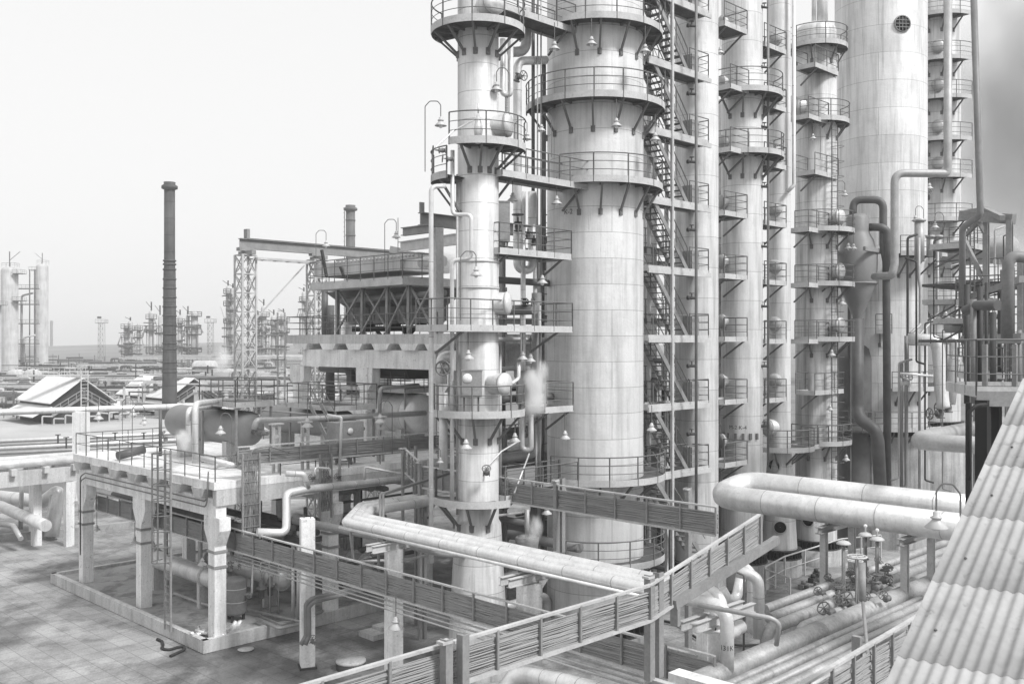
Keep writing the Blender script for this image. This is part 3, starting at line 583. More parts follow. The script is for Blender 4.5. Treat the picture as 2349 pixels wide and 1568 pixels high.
# ================================================================ UNDER THE DECK
def exchanger(r0, l0, L_, rad, label):
    c = D(r0, l0+L_/2, 1.75); T = htank(c, EL, L_, rad, label, 'pipe', 'heat_exchanger', 'heat exchangers under the deck', True, .38, 'heat exchanger')
    for k in (-1, -.72, .8, 1):
        q = c+EL*(k*L_/2*.93); b = MB(); b.lathe(q, [(rad, -.05), (rad*1.22, -.05), (rad*1.22, .05), (rad, .05)], 28, axis=EL)
        for i in range(20): a = 2*pi*i/20; x = ER*math.cos(a)+UP*math.sin(a); b.tube([q+x*rad*1.12-EL*.09, q+x*rad*1.12+EL*.09], .022, 5)
        b.build('flange', 'light_steel', T)
    for k in (-.5, .4):
        q = c+EL*(k*L_/2); b = MB(); b.tube([q+UP*rad*.9, q+UP*(rad+1.6)], .1, 8); b.build('nozzle', 'pipe_grey', T)
exchanger(2.2, 3.5, 7.4, .4, 'flanged pale heat exchanger lying under the deck behind the caged ladder')
exchanger(4.3, 1.8, 6.5, .42, 'flanged heat exchanger behind the small standing vessel under the deck')
exchanger(8.6, 1.6, 7.5, .42, 'flanged heat exchanger deeper under the deck, right of the small filters')
vb = V(539, 1421, 41); vb.z = .38; T = thing('standing_vessel', vb, 'small standing grey vessel with valves on top, beside the corner column', 'vessel')
MB().lathe((vb.x, vb.y, 0), [(.01, .62), (.3, .62), (.47, .72), (.48, .8), (.48, 2.05), (.47, 2.12), (.25, 2.2), (.01, 2.22)], 28).build('shell', 'pipe_mid', T)
for z in (1.2, 1.75): b = MB(); b.lathe((vb.x, vb.y, 0), [(.48, z-.015), (.49, z-.015), (.49, z+.015), (.48, z+.015)], 28); b.build('band', 'light_steel', T)
for k in range(3): a = 2*pi*k/3+.5; b = MB(); b.bar((vb.x+.35*math.cos(a), vb.y+.35*math.sin(a), .38), (vb.x+.35*math.cos(a), vb.y+.35*math.sin(a), .8), .1); b.build('leg', 'dark', T)
b = MB(); b.tube([vb+Vector((.45, -.1, 1.1)), vb+Vector((.75, -.2, 1.1)), vb+Vector((.8, -.2, 2.6))], .05, 7, .12); b.build('outlet_pipe', 'pipe_grey', T)
for k, (dx, zz) in enumerate(((-.15, 2.55), (.18, 2.6))): valve(vb+Vector((dx, 0, zz-.38)), UP, .14, ['left valve on top of the small standing vessel', 'right valve on top of the small standing vessel'][k], 'pipe_mid', (0, -.2, 1))
valve(vb+Vector((.62, -.15, 1.1)), (1, 0, 0), .14, 'valve with hand wheel on the right flank of the small standing vessel', 'pipe_mid', (.3, -.9, .2))
for k, (px, py) in enumerate(((600, 1412), (620, 1405))):
    p = Gz(px, py, .38); T = thing('filter_pot', p, ['left of two small filter pots with looped pipe under the deck', 'right of two small filter pots with looped pipe under the deck'][k], 'filter', 'filter pots')
    MB().lathe((p.x, p.y, 0), [(.03, .4), (.03, 1.1), (.12, 1.15), (.12, 1.5), (.22, 1.5), (.22, 1.6), (.12, 1.6), (.13, 1.8), (.05, 1.95), (.01, 2.0)], 16).build('body', 'pipe_mid', T)
    b = MB(); b.tube([p+Vector((-.05, 0, 1.5)), p+Vector((-.05, 0, 2.3)), p+Vector((.35, 0, 2.3)), p+Vector((.35, 0, 0))], .03, 6, .15); b.build('loop_pipe', 'pipe', T)
for i, (pts, r, lab) in enumerate((
    ([(560, 1395), (690, 1425), (740, 1400)], .06, 'small pipe on the slab right of the standing vessel'), ([(590, 1418), (640, 1440), (700, 1428)], .07, 'doubled small pipe nearest the kerb below the filter pots'),
    ([(597, 1412), (648, 1432), (712, 1405)], .04, 'thin pipe behind the doubled pipe by the filter pots'), ([(400, 1360), (460, 1382), (520, 1398)], .06, 'thin white pipe on the slab between ladder and corner column'))):
    pipe('pipe', [Gz(x, y, .6) for x, y in pts], r, 'pipe_grey', lab, .15)
for k, px in enumerate((672, 684)):
    p = Gz(px, 1420, .5); pipe('pipe', [p, p+UP*3.0], .07, 'pipe', ['left of the paired standing pipes left of the square white column', 'right of the paired standing pipes left of the square white column'][k], 0, group='paired standing pipes')
zs_ = [.8+4.4*k/25 for k in range(26)]
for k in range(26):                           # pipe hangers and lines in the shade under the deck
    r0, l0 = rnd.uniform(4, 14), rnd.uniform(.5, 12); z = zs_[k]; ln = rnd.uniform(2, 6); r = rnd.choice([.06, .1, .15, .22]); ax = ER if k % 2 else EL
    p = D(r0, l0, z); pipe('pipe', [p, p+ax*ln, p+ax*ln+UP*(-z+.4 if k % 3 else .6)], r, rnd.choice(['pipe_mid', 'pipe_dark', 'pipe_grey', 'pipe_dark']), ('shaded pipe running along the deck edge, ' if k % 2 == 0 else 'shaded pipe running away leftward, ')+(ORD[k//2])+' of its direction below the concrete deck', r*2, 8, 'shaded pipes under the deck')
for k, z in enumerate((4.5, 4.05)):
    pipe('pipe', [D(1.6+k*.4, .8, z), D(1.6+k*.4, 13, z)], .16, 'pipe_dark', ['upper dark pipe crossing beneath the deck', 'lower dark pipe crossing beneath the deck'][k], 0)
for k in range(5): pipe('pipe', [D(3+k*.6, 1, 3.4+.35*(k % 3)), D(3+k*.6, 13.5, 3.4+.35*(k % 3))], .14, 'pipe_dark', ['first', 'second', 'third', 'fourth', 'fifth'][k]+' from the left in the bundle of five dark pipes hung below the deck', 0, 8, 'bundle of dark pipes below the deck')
# offcuts heaped by the corner column
oc = MB().tube([(-.26, 0, .04), (.26, 0, .04)], .06, 8).build('pipe_offcut', 'pipe', base=(0, 0, 0)); first = True
for i in range(30):
    p = Gz(rnd.uniform(432, 520), rnd.uniform(1452, 1462), .38) if i < 20 else Gz(505+i*1.5, 1446, .38)
    o = oc if first else oc.copy()
    if not first: col.objects.link(o)
    first = False; o.location = p+UP*(.05+rnd.random()*.12); o.rotation_euler = (0, rnd.uniform(-.3, .3) if i < 20 else -1.1, rnd.uniform(0, 3) if i < 20 else .5)
    tag(o, 'short pale pipe offcut in the heap at the foot of the corner column', 'pipe offcut', 'pipe offcuts heaped by the corner column')
# hose, manholes and slabs on the yard
pts = [Gz(x, y, .05) for x, y in ((361, 1465), (372, 1470), (374, 1478), (371, 1487), (388, 1490), (408, 1483), (422, 1482), (424, 1489), (410, 1495), (391, 1504))]
tag(MB().tube(pts, .06, 8, .4).build('hose', 'rubber'), 'black hose lying in an S curve on the yard by the kerb', 'hose')
def disc(px, py, r, h, label):
    p = Gz(px, py); T = thing('manhole', p, label, 'manhole'); MB().lathe(p, [(r*1.04, -.05), (r*1.04, h*.75), (r, h*.75)], 32).build('shaft_ring', 'dark', T); MB().lathe(p, [(r*.98, h*.7), (r*1.05, h*.78), (r*1.05, h), (.01, h+.02)], 32).build('cover', 'concrete', T)
disc(805, 1532, .52, .32, 'round raised concrete manhole on the yard before the first square column')
disc(564, 1490, .3, .05, 'small flat round cover on the yard outside the kerb corner')
disc(295, 1448-98, .28, .06, 'small round lid on the slab between the two left columns')
p = Gz(876, 1455); tag(MB().box((p.x, p.y, .12), (1.6, 1.0, .22)).box((p.x+.2, p.y+.3, .3), (1.1, .7, .12)).build('slab_stack', 'concrete'), 'two pale concrete slabs stacked on the yard beside a square column', 'slab')
T = thing('valve_pit', Gz(88, 1228), 'round pit with upright pipe stubs on the wet yard at left', 'pit'); p = T.location
MB().lathe(p, [(.9, -.05), (.9, .12), (.75, .12), (.75, -.3)], 24).build('rim', 'concrete', T)
for k in range(5): b = MB(); b.tube([p+Vector((-.5+k*.25, 0, 0)), p+Vector((-.5+k*.25, 0, .7))], .05, 6); b.build('stub', 'pipe_dark', T)
# ================================================================ CONCRETE TRESTLE AT THE LEFT EDGE
tp = V(158, 1251, 57.8); tp.z = 0; T = thing('concrete_trestle', tp, 'concrete trestle with pipes on top left of the drum deck', 'trestle')
ax = ER; q0, q1 = along(tp, ax, 180), along(tp, ax, -70); zt = 4.7
b = MB(); b.bar(q0+UP*(zt-.45), q1+UP*(zt-.45), .5, .85); b.build('beam', 'concrete', T)
b = MB(); b.bar(q0+UP*(zt-.45)+EL*3, q1+UP*(zt-.45)+EL*3, .5, .85); b.build('beam', 'concrete', T)
for px, e in ((158, 0), (105, 1.5), (-20, 0), (135, 4)):
    p = along(tp, ax, px)+EL*e; b = MB(); b.box((p.x, p.y, (zt-.9)/2), (.46, .46, zt-.9)); b.build('column', 'white_concrete', T)
for px in (25, 100, 165):
    p = along(tp, ax, px); b = MB(); b.bar(p-EL*.6+UP*(zt-.05), p+EL*4+UP*(zt-.05), .3, .35); b.build('cross_beam', 'concrete', T)
for k, (e, r) in enumerate(((0, .22), (.7, .13), (1.3, .18), (2, .12), (2.7, .2))):
    pipe('pipe', [q0+EL*e+UP*(zt+.13+r)+ER*3, q1+EL*e+UP*(zt+.13+r)-ER*8], r, 'pipe' if k != 1 else 'pipe_grey', ['nearest and fattest', 'second', 'third', 'fourth', 'farthest'][k]+' pipe on top of the concrete trestle at the left edge', 0, group='pipes on the concrete trestle')
pipe('pipe', [V(-80, 1130, 66), V(100, 1150, 62), V(128, 1130, 60), V(132, 1130, 60), V(118, 1230, 59.5)], .42, 'pipe', 'fat pale pipe ending in a bend under the concrete trestle', .9, 16, bands=3)
pipe('pipe', [V(0, 1160, 62), V(105, 1205, 56)], .34, 'pipe', 'fat pale pipe sloping down to the right under the concrete trestle', 0, 16)
pipe('pipe', [V(-60, 1195, 59), V(30, 1205, 57), V(48, 1235, 56)], .15, 'pipe_grey', 'thinner pipe near the ground at the left edge', .3)
pipe('pipe', [V(47, 1213, 60.5), V(50, 1110, 60.5)], .13, 'pipe_grey', 'grey steel pipe post under the concrete trestle', 0)
p = Gz(30, 1225); k = MB(); k.bar(Gz(-80, 1240, .2), Gz(150, 1222, .2), .3, .5); k.bar(Gz(150, 1222, .2), Gz(330, 1200, .2), .3, .5); o = k.build('kerb', 'slab', base=(p.x, p.y, 0)); o['kind'] = 'structure'
# ================================================================ HIGH CONCRETE FRAME WITH AIR COOLER AND CRANE WAY
PM = Vector((-7.96, 52, 0)); Z2 = 12.4
def Q(px, e=0, z=0): return along(PM, EL, px)+ER*e+UP*z
fr = thing('concrete_structure', Vector((PM.x, PM.y, DZ)), 'tall white concrete frame with thick beams carrying the air cooler', 'frame')
xa, xb = Q(652), Q(1040); b = MB(); q = [xa, xb, xb+ER*13, xa+ER*13]; b.add([p+UP*Z2 for p in q]+[p+UP*(Z2-.5) for p in q], [(0, 3, 2, 1), (7, 4, 5, 6), (0, 1, 5, 4), (1, 2, 6, 5), (2, 3, 7, 6), (3, 0, 4, 7)]); b.build('slab', 'concrete', fr)
for i, px in enumerate((692, 755, 815, 876, 940, 1000)):
    p = Q(px, -.1, Z2-.66); b = MB(); b.prof(p, p+ER*12.5, [(-.5, -.16), (.5, -.16), (.75, .16), (-.75, .16)]); b.build('rib', 'white_concrete', fr)
for e in (.4, 6.5, 12.4):
    b = MB(); b.bar(Q(689, e, Z2-1.3), Q(1040, e, Z2-1.3), .5, .95); b.build('beam', 'white_concrete', fr)
    for px in (676, 830, 1001):
        c = Q(px, e); b = MB(); b.box(c+UP*((DZ+Z2-1.75)/2), (.62, .62, Z2-1.75-DZ)); o = b.build('column', 'white_concrete', fr); b = MB(); z1 = Z2-1.78
        for s_ in (-1, 1):
            pts = [c+EL*(s_*.31)+UP*(z1-1.2), c+EL*(s_*.72)+UP*(z1-.75), c+EL*(s_*.72)+UP*z1, c+EL*(s_*.31)+UP*z1]
            vs = [p-ER*.26 for p in pts]+[p+ER*.26 for p in pts]; b.add(vs, [(0, 1, 2, 3), (7, 6, 5, 4), (0, 4, 5, 1), (1, 5, 6, 2), (2, 6, 7, 3), (3, 7, 4, 0)])
        b.build('corbel', 'white_concrete', o)
b = MB(); railing(b, [Q(1000, .1, Z2), Q(655, .1, Z2), Q(655, 8, Z2)], 1.05, 1.4, .022, 2); b.build('handrail', 'rail', fr)
T = thing('caged_ladder', Q(672, -.5, DZ), 'grey caged ladder climbing the left end of the high concrete frame', 'ladder'); b = MB(); a0 = Q(672, -.55)
for k in (0, .75): b.bar(a0+EL*k+UP*DZ, a0+EL*k+UP*(Z2+1.3), .08)
for i in range(22): b.bar(a0+UP*(DZ+.3+i*.33), a0+EL*.75+UP*(DZ+.3+i*.33), .035)
b.build('ladder', 'light_steel', T); b = MB()
for i in range(7): z = DZ+2.2+i*.75; b.tube([a0+EL*(.38+.45*math.cos(a))-ER*(.65*math.sin(a))+UP*z for a in [pi*k/6 for k in range(7)]], .025, 4)
b.build('safety_cage', 'rail', T)
# air cooler
ac = thing('air_cooler', Q(830, 2, Z2), 'air cooler on a braced steel stand with dark fan casings', 'air cooler')
ZC = 15.3
for e in (.5, 5.5):
    pxs = (757, 815, 872, 921, 975)
    for px in pxs: b = MB(); b.ibeam(Q(px, e, Z2), Q(px, e, ZC-.4), .18, .2, up=ER); b.build('leg', 'steel', ac)
    for i in range(len(pxs)-1):
        if e > 1 and i % 2: continue
        b = MB(); b.bar(Q(pxs[i], e-.1, Z2+.1), Q(pxs[i+1], e-.1, ZC-.5), .09); b.build('brace', 'steel', ac)
        b = MB(); b.bar(Q(pxs[i], e+.1, ZC-.5), Q(pxs[i+1], e+.1, Z2+.1), .09); b.build('brace', 'steel', ac)
dk = MB(); q = [Q(722, -.3), Q(934, -.3), Q(934, 6.4), Q(722, 6.4)]
dk.add([p+UP*ZC for p in q]+[p+UP*(ZC-.42) for p in q], [(0, 3, 2, 1), (7, 4, 5, 6), (0, 1, 5, 4), (1, 2, 6, 5), (2, 3, 7, 6), (3, 0, 4, 7)]); dk.build('platform', 'light_steel', ac)
b = MB(); railing(b, [Q(722, 6, ZC), Q(722, -.3, ZC), Q(934, -.3, ZC), Q(960, 1.5, ZC)], 1.15, 1.25, .022, 2); b.build('handrail', 'rail', ac)
b = MB(); c0, c1_ = Q(705, 2.2, ZC+.75), Q(900, 2.2, ZC+.75); b.bar(c0, c1_, 3.4, .7); b.build('tube_bundle', 'far', ac)
b = MB(); b.bar(Q(752, .7, ZC+1.1), Q(940, .7, ZC+1.1), .35, .3)
for i in range(22): b.tube([Q(756+i*8.3, .5, ZC+1.1), Q(756+i*8.3, .38, ZC+1.1)], .06, 6)
b.build('header_box', 'light_steel', ac)
b = MB(); b.tube([Q(925, 1.2, ZC+.75), Q(975, 1.2, ZC+.75)], .28, 12); b.build('steam_pipe', 'pipe', ac)
for px in (742, 800, 858):
    c = Q(px, 3.2); hx = 2.0; b = MB()
    for k in range(24):
        pass
    top = [c+EL*(hx*a)+ER*(hx*c_)+UP*(ZC-.43) for a, c_ in ((-.82, -1), (.82, -1), (.82, 1), (-.82, 1))]
    n = 24; ring = [c+EL*(1.35*math.cos(2*pi*i/n))+ER*(1.35*math.sin(2*pi*i/n))+UP*(ZC-1.35) for i in range(n)]
    vs = top+ring; fs = []
    def near(i): a = 2*pi*i/n; x, y = math.cos(a), math.sin(a); return (0 if x < 0 else 1) if y < 0 else (2 if x >= 0 else 3)
    for i in range(n):
        j = (i+1) % n; a_, b_ = near(i), near(j)
        fs.append((4+i, 4+j, a_) if a_ == b_ else (4+i, 4+j, b_, a_))
    b.add(vs, fs); b.build('plenum', 'pipe_dark', ac)
    b = MB(); b.lathe(c, [(1.35, ZC-1.35), (1.35, ZC-2.1), (1.2, ZC-2.3), (1.28, ZC-2.3)], 28)
    for i in range(18): a = 2*pi*i/18; x = EL*math.cos(a)+ER*math.sin(a); b.bar(c+x*1.36+UP*(ZC-1.35), c+x*1.36+UP*(ZC-2.15), .05)
    b.build('fan_ring', 'pipe_mid', ac)
    b = MB(); b.bar(c-EL*1.5+UP*(Z2+.35), c+EL*1.5+UP*(Z2+.35), .4, .3); b.bar(c-EL*1+UP*(Z2), c+UP*(ZC-2.2), .14); b.bar(c+EL*1+UP*Z2, c+UP*(ZC-2.2), .14); b.lathe(c, [(.3, Z2+.4), (.3, Z2+1.1), (.01, Z2+1.1)], 12); b.build('fan_motor', 'black', ac)
b = MB(); b.tube([Q(745, 1, Z2+1.9), Q(985, 1, Z2+2.05)], .16, 10); b.build('manifold', 'pipe_mid', ac)
for k, (x0, y0, x1, y1) in enumerate(((738, 573, 749, 634), (780, 611, 788, 633))):
    b = MB(); p, q = V(x1, y1, 54), V(x0, y0, 54); b.bar(p, q, .13); tag(b.build('leaning_prop', 'dark'), ['long dark leaning prop at the left end of the air cooler', 'short dark leaning prop on the air cooler platform'][k], 'prop')
# pipes below the frame
pipe('pipe', [V(740, 842, 58), V(798, 845, 56), V(806, 856, 55.8), V(806, 930, 55.8)], .28, 'pipe_dark', 'dark pipe bending down below the concrete frame', .5)
pipe('pipe', [V(757, 700, 60), V(757, 935, 60)], .28, 'pipe_dark', 'dark standing pipe seen below the left span of the frame', 0)
pipe('pipe', [V(745, 650, 59), V(745, 835, 59)], .2, 'pipe_dark', 'dark standing pipe at the left end of the air cooler', 0)
T = thing('dark_hopper', Q(905, 3, DZ+4), 'wide dark pan hung below the right span of the concrete frame', 'pan'); T.location.z = 10
b = MB(); b.prof(Q(775, 2.5, 10.35), Q(893, 2.5, 10.35), [(-1.2, -.3), (1.2, -.3), (1.5, .4), (-1.5, .4)]); b.build('pan', 'dark', T)
for px in (779, 889): b = MB(); b.bar(Q(px, 2.5, 10.3), Q(px, 2.5, Z2-.6), .15); b.build('hanger', 'dark', T)
# lattice pylons and crane way
def pylon(c, z1, label, wd=.92):
    T = thing('lattice_pylon', Vector((c.x, c.y, 0)), label, 'pylon', 'lattice pylons of the crane way'); h = wd/2; cs = [c+ER*a*h+EL*b_*h for a, b_ in ((-1, -1), (1, -1), (1, 1), (-1, 1))]
    for p in cs: b = MB(); b.bar(Vector((p.x, p.y, 0)), Vector((p.x, p.y, z1)), .11); b.build('leg', 'light_steel', T)
    b = MB(); n = int(z1/1.15)
    for i in range(n):
        za, zb = z1*i/n, z1*(i+1)/n
        for j in range(4):
            p, q = cs[j], cs[(j+1) % 4]; p = Vector((p.x, p.y, 0)); q = Vector((q.x, q.y, 0))
            b.bar(p+UP*za, q+UP*zb, .055); b.bar(q+UP*za, p+UP*zb, .055); b.bar(p+UP*zb, q+UP*zb, .06)
    b.build('lacing', 'light_steel', T)
    b = MB(); b.bar(c-EL*1.0+UP*(z1+.12), c+EL*.6+UP*(z1+.12), .3, .24); b.bar(c-ER*.5+UP*(z1+.35), c+ER*.5+UP*(z1+.35), .4, .2); b.build('cap_beam', 'steel', T)
    return T
cb = V(563, 560, 60); cb.z = 0; c2_ = along(cb, ER, 727); c2_.z = 0
pylon(cb, 17.3, 'grey lattice pylon at the open left end of the crane beam'); pylon(c2_, 17.3, 'grey lattice pylon behind the left end of the air cooler')
c3 = along(cb, ER, 860); c3.z = 0; pylon(c3, 17.3, 'lattice pylon mostly hidden behind the air cooler')
T = thing('crane_beam', cb+UP*17.9, 'long grey crane beam running from the lattice pylon behind the air cooler', 'beam', 'crane beams')
b = MB(); b.ibeam(cb-ER*.4+UP*18.0, along(cb, ER, 985)+UP*18.0, .35, .62, .04); b.build('girder', 'steel', T)
b = MB(); b.bar(cb+UP*18.33, along(cb, ER, 985)+UP*18.33, .12, .06); b.build('rail', 'dark', T)
b = MB(); b.prof(cb+ER*.1+UP*18.3, cb+ER*.1+UP*18.9, [(-.2, -.1), (.2, -.1), (.2, .1), (-.2, .1)]); b.build('end_stop', 'steel', T)
T = thing('beam_walkway', cb+UP*16.8, 'thin braced walkway beam hung below the crane beam', 'beam')
b = MB(); a_, z_ = cb+ER*.4-EL*.7+UP*17.1, along(cb, ER, 985)-EL*.7+UP*17.1; b.bar(a_, z_, .09, .12); b.bar(a_+EL*.9, z_+EL*.9, .09, .12)
for i in range(16): p = a_.lerp(z_, i/16); q = a_.lerp(z_, (i+1)/16); b.bar(p, q+EL*.9, .05); b.bar(p, p+EL*.9, .06)
b.build('walkway', 'light_steel', T)
b = MB(); b.bar(cb+ER*.5+UP*13.2, cb+ER*4.2+UP*16.9, .08); b.build('brace', 'light_steel', T)
cc = V(964, 490, 47.4); cc.z = 0; T = thing('crane_beam', cc+UP*18.2, 'short stub of the second crane beam on a concrete column, beside the thin white riser', 'beam', 'crane beams')
b = MB(); b.ibeam(cc+UP*17.95, cc+ER*7+UP*17.95, .35, .62, .04); b.build('girder', 'steel', T)
b = MB(); b.bar(cc+ER*.1+UP*18.26, cc+ER*.1+UP*18.75, .1, .25); b.build('end_stop', 'steel', T)
b = MB(); b.ibeam(cc-ER*.1+EL*1.2+UP*17.4, cc-ER*.1-EL*1.0+UP*17.4, .3, .4, .04); b.build('cross_beam', 'steel', T)
p = along(cc, ER, 1001); tag(MB().box((p.x, p.y, (DZ+17.6)/2), (.5, .5, 17.6-DZ)).build('concrete_column', 'concrete'), 'weathered tall concrete column carrying the second crane beam', 'column')
T = thing('crane_bridge', Q(975, 8, 17.9), 'grey crane bridge girder above the far side of the air cooler', 'crane'); T.location.z = 17.6
for e in (8, 9.6):
    b = MB(); b.ibeam(V(919, 566, 60+e-8)+UP*0, V(1050, 548, 53+e-8), .35, .6, .04); b.build('girder', 'light_steel', T)
b = MB(); b.bar(V(895, 572, 61), V(925, 578, 61), .5, .4); b.build('end_carriage', 'steel', T)
b = MB(); b.tube([Q(878, 1, ZC), Q(878, 1, ZC+3.2)], .02, 4); tag(b.build('lightning_rod', 'rail'), 'thin upright rod rising from the air cooler railing', 'rod')
# ================================================================ SQUARE COLUMNS, WHITE PIPES AND CABLE TRAYS (foreground)
def sqcol(px, w_, ztop, label):
    p = along(Vector((-7.55, 36.2, 0)), EL, px); p.z = 0; T = thing('concrete_post', p, label, 'column', 'square concrete columns of the pipe way')
    MB().box((p.x, p.y, ztop/2), (w_, w_, ztop), 20).build('shaft', 'white_concrete', T); MB().box((p.x, p.y, .03), (w_*1.25, w_*1.25, .1), 20).build('foot', 'dark', T)
    for k in (-.12, .12): b = MB(); b.tube([(p.x+k, p.y, ztop), (p.x+k, p.y, ztop+.14)], .015, 4); b.build('anchor_bolt', 'dark', T)
    return p
s1 = sqcol(705, .5, 5.5, 'square white concrete column without a load, left of the triple white pipes')
s2 = sqcol(903, .52, 5.15, 'square white concrete column under the left bend of the triple white pipes')
s3 = sqcol(1214, .58, 5.1, 'square white concrete column between the two nearest columns of the tower row')
s4 = sqcol(1630, .5, 5.0, 'square concrete column below the numbered pipe elbow')
for p, lab in ((s2, 'steel support beam below the bend of the triple white pipes'), (s3, 'steel support beam below the middle of the triple white pipes'), (s4, 'steel support beam at the numbered pipe elbow')):
    T = thing('support_beam', p+UP*5.15, lab, 'beam', 'support beams of the white pipes')
    for k in (-.16, .16): b = MB(); b.ibeam(p-ER*1.0+EL*k+UP*5.27, p+ER*1.7+EL*k+UP*5.27, .14, .24, .02); b.build('joist', 'light_steel', T)
PZ = 5.72
P1 = V(793, 1197, 34.3); P1.z = PZ
def tri(off, r, px1, zo, m='pipe', bends=True):
    c = P1+ER*off+UP*zo; e = along(c, EL, px1); pts = [e, c+EL*0] if not bends else [e, c, c+Vector((0, 3.4-off*2.2, 0)), c+Vector((0, 3.4-off*2.2, 0))+ER*6]
    return pts
t0 = tri(0, 0, 1668, -.03)
TP1 = pipe('pipe', [t0[0]-UP*1.75]+t0, .165, 'pipe', 'nearest of the triple white pipes, turning down at its numbered right end', .45, 16, 'triple white pipes', 1.9)
t0 = tri(.4, 0, 1635, 0)
pipe('pipe', [t0[0]-UP*1.0+ER*1.0, t0[0]-UP*1.0]+t0, .185, 'pipe', 'middle of the triple white insulated pipes in front of the columns', .5, 16, 'triple white pipes', 2.0)
pts = tri(1.1, 0, 1640, .08); e = pts[0]
t0 = tri(.82, 0, 1655, .02)
pipe('pipe', [t0[0]-UP*1.0+ER*.9, t0[0]-UP*1.0]+t0, .175, 'pipe', 'farthest of the triple white insulated pipes in front of the columns', .5, 16, 'triple white pipes', 2.6)
pipe('pipe', [P1-ER*.26-UP*.16, along(P1-ER*.26-UP*.16, EL, 1500)], .05, 'pipe', 'thin pipe hugging the near flank of the triple white pipes', 0)
pipe('pipe', [V(676, 1193, 40), V(860, 1228, 36.3), V(1010, 1266, 33.6), V(1062, 1268, 34.5), V(1075, 1262, 37)], .16, 'pipe_grey', 'grey pipe passing below the triple white pipes to the first tower', .4, 12, bands=2.5)
pipe('pipe', [V(1025, 1262, 34), V(935, 1283, 35), V(811, 1287, 34.8), V(803, 1217, 34.5), V(870, 1221, 33), V(1050, 1260, 30)], .05, 'pipe_grey', 'thin grey pipe bent round the bend of the triple white pipes', .15)
for k in (0, 1):
    pipe('pipe', [V(1030+k*3, 1085, 36.5), V(872+k*7, 1133, 36.5), V(872+k*7, 1230, 33.4), V(869+k*20, 1262, 32.6), V(868+k*22, 1340, 32.4)], .05, 'pipe_mid', ['left of two thin grey conduits dropping before the column under the white bend', 'right of two thin grey conduits dropping before the column under the white bend'][k], .1, 7)
for k in (0, 1):                              # twin hoses on the first square column
    o = k*.24; c = s1
    pipe('pipe', [V(690+k*10, 1478, 35.2), V(702+k*7, 1458, 35.3), V(702+k*6, 1384-k*-7, 35.3), V(714+k*6, 1372+k*7, 35.3), V(830, 1346+k*6, 37.5), V(900, 1331+k*5, 39)], .085, 'pipe_mid', ['upper of the twin grey pipes clamped to the first square column', 'lower of the twin grey pipes clamped to the first square column'][k], .25, 10, 'twin pipes on the first square column')
valve(V(718, 1472, 35), (1, 0, -.4), .14, 'rusty valve at the foot of the twin pipes on the first square column', 'pipe_mid', (0, -.5, .8))
# elbows at the right end of the triple pipes
def elb(p, dz, tail, r, label, bands=.8, extra=None, m='pipe'):
    return pipe('pipe', [p+EL*1.2, p, p-UP*dz]+tail, r, m, label, .42, 16, None, bands)
e1 = along(P1, EL, 1668); e1.z = PZ; o = TP1
cu = bpy.data.curves.new('t', 'FONT'); cu.body = '131K'; cu.size = .17; tmp = bpy.data.objects.new('t', cu); col.objects.link(tmp); bpy.context.view_layer.update(); me = bpy.data.meshes.new_from_object(tmp); bpy.data.objects.remove(tmp)
mb = MB(); fa_ = -100
mb.add([(e1.x+.169*math.cos(R(fa_)+(v.co.x-.2)/.165), e1.y+.169*math.sin(R(fa_)+(v.co.x-.2)/.165), e1.z-1.02+v.co.y) for v in me.vertices], [tuple(p.vertices) for p in me.polygons]); mb.build('marking', 'paint', o)
f1 = V(1740, 1322, 27.0); pipe('pipe', [V(1690, 1310, 27.2), f1, V(1740, 1462, 27.0)], .16, 'pipe', 'front of two white pipes looping down before the pipe bank', .38, 16, 'looping white pipes', .6)
pipe('pipe', [V(1705, 1296, 28.4), V(1725, 1312, 28.2), V(1722, 1445, 28.1), V(1740, 1448, 28.3)], .13, 'pipe', 'rear of two white pipes looping down before the pipe bank', .35, 14, 'looping white pipes', .6)
pipe('pipe', [V(1655, 1350, 27.5), V(1672, 1380, 27.5), V(1690, 1370, 27.8), V(1700, 1320, 28)], .15, 'pipe', 'short white pipe bend left of the looping white pipes', .3, 14)
pipe('pipe', [V(1690, 1312, 26.5), V(1707, 1318, 26.5), V(1706, 1500, 26.5)], .03, 'rail', 'thin dark conduit hooked over the looping white pipes', .1, 6)
pipe('pipe', [V(1600, 1386, 22.8), V(1770, 1417, 22.4), V(1788, 1430, 22.4), V(1781, 1478, 22.6)], .06, 'pipe_grey', 'grey handrail pipe curving over the pipe bank', .35, 8)
pipe('pipe', [V(1130, 1640, 27.5), V(1180, 1552, 27.5), V(1215, 1545, 27.2), V(1420, 1600, 24.6)], .27, 'pipe', 'white insulated pipe elbow at the bottom edge of the picture', .5, 18, None, .7)
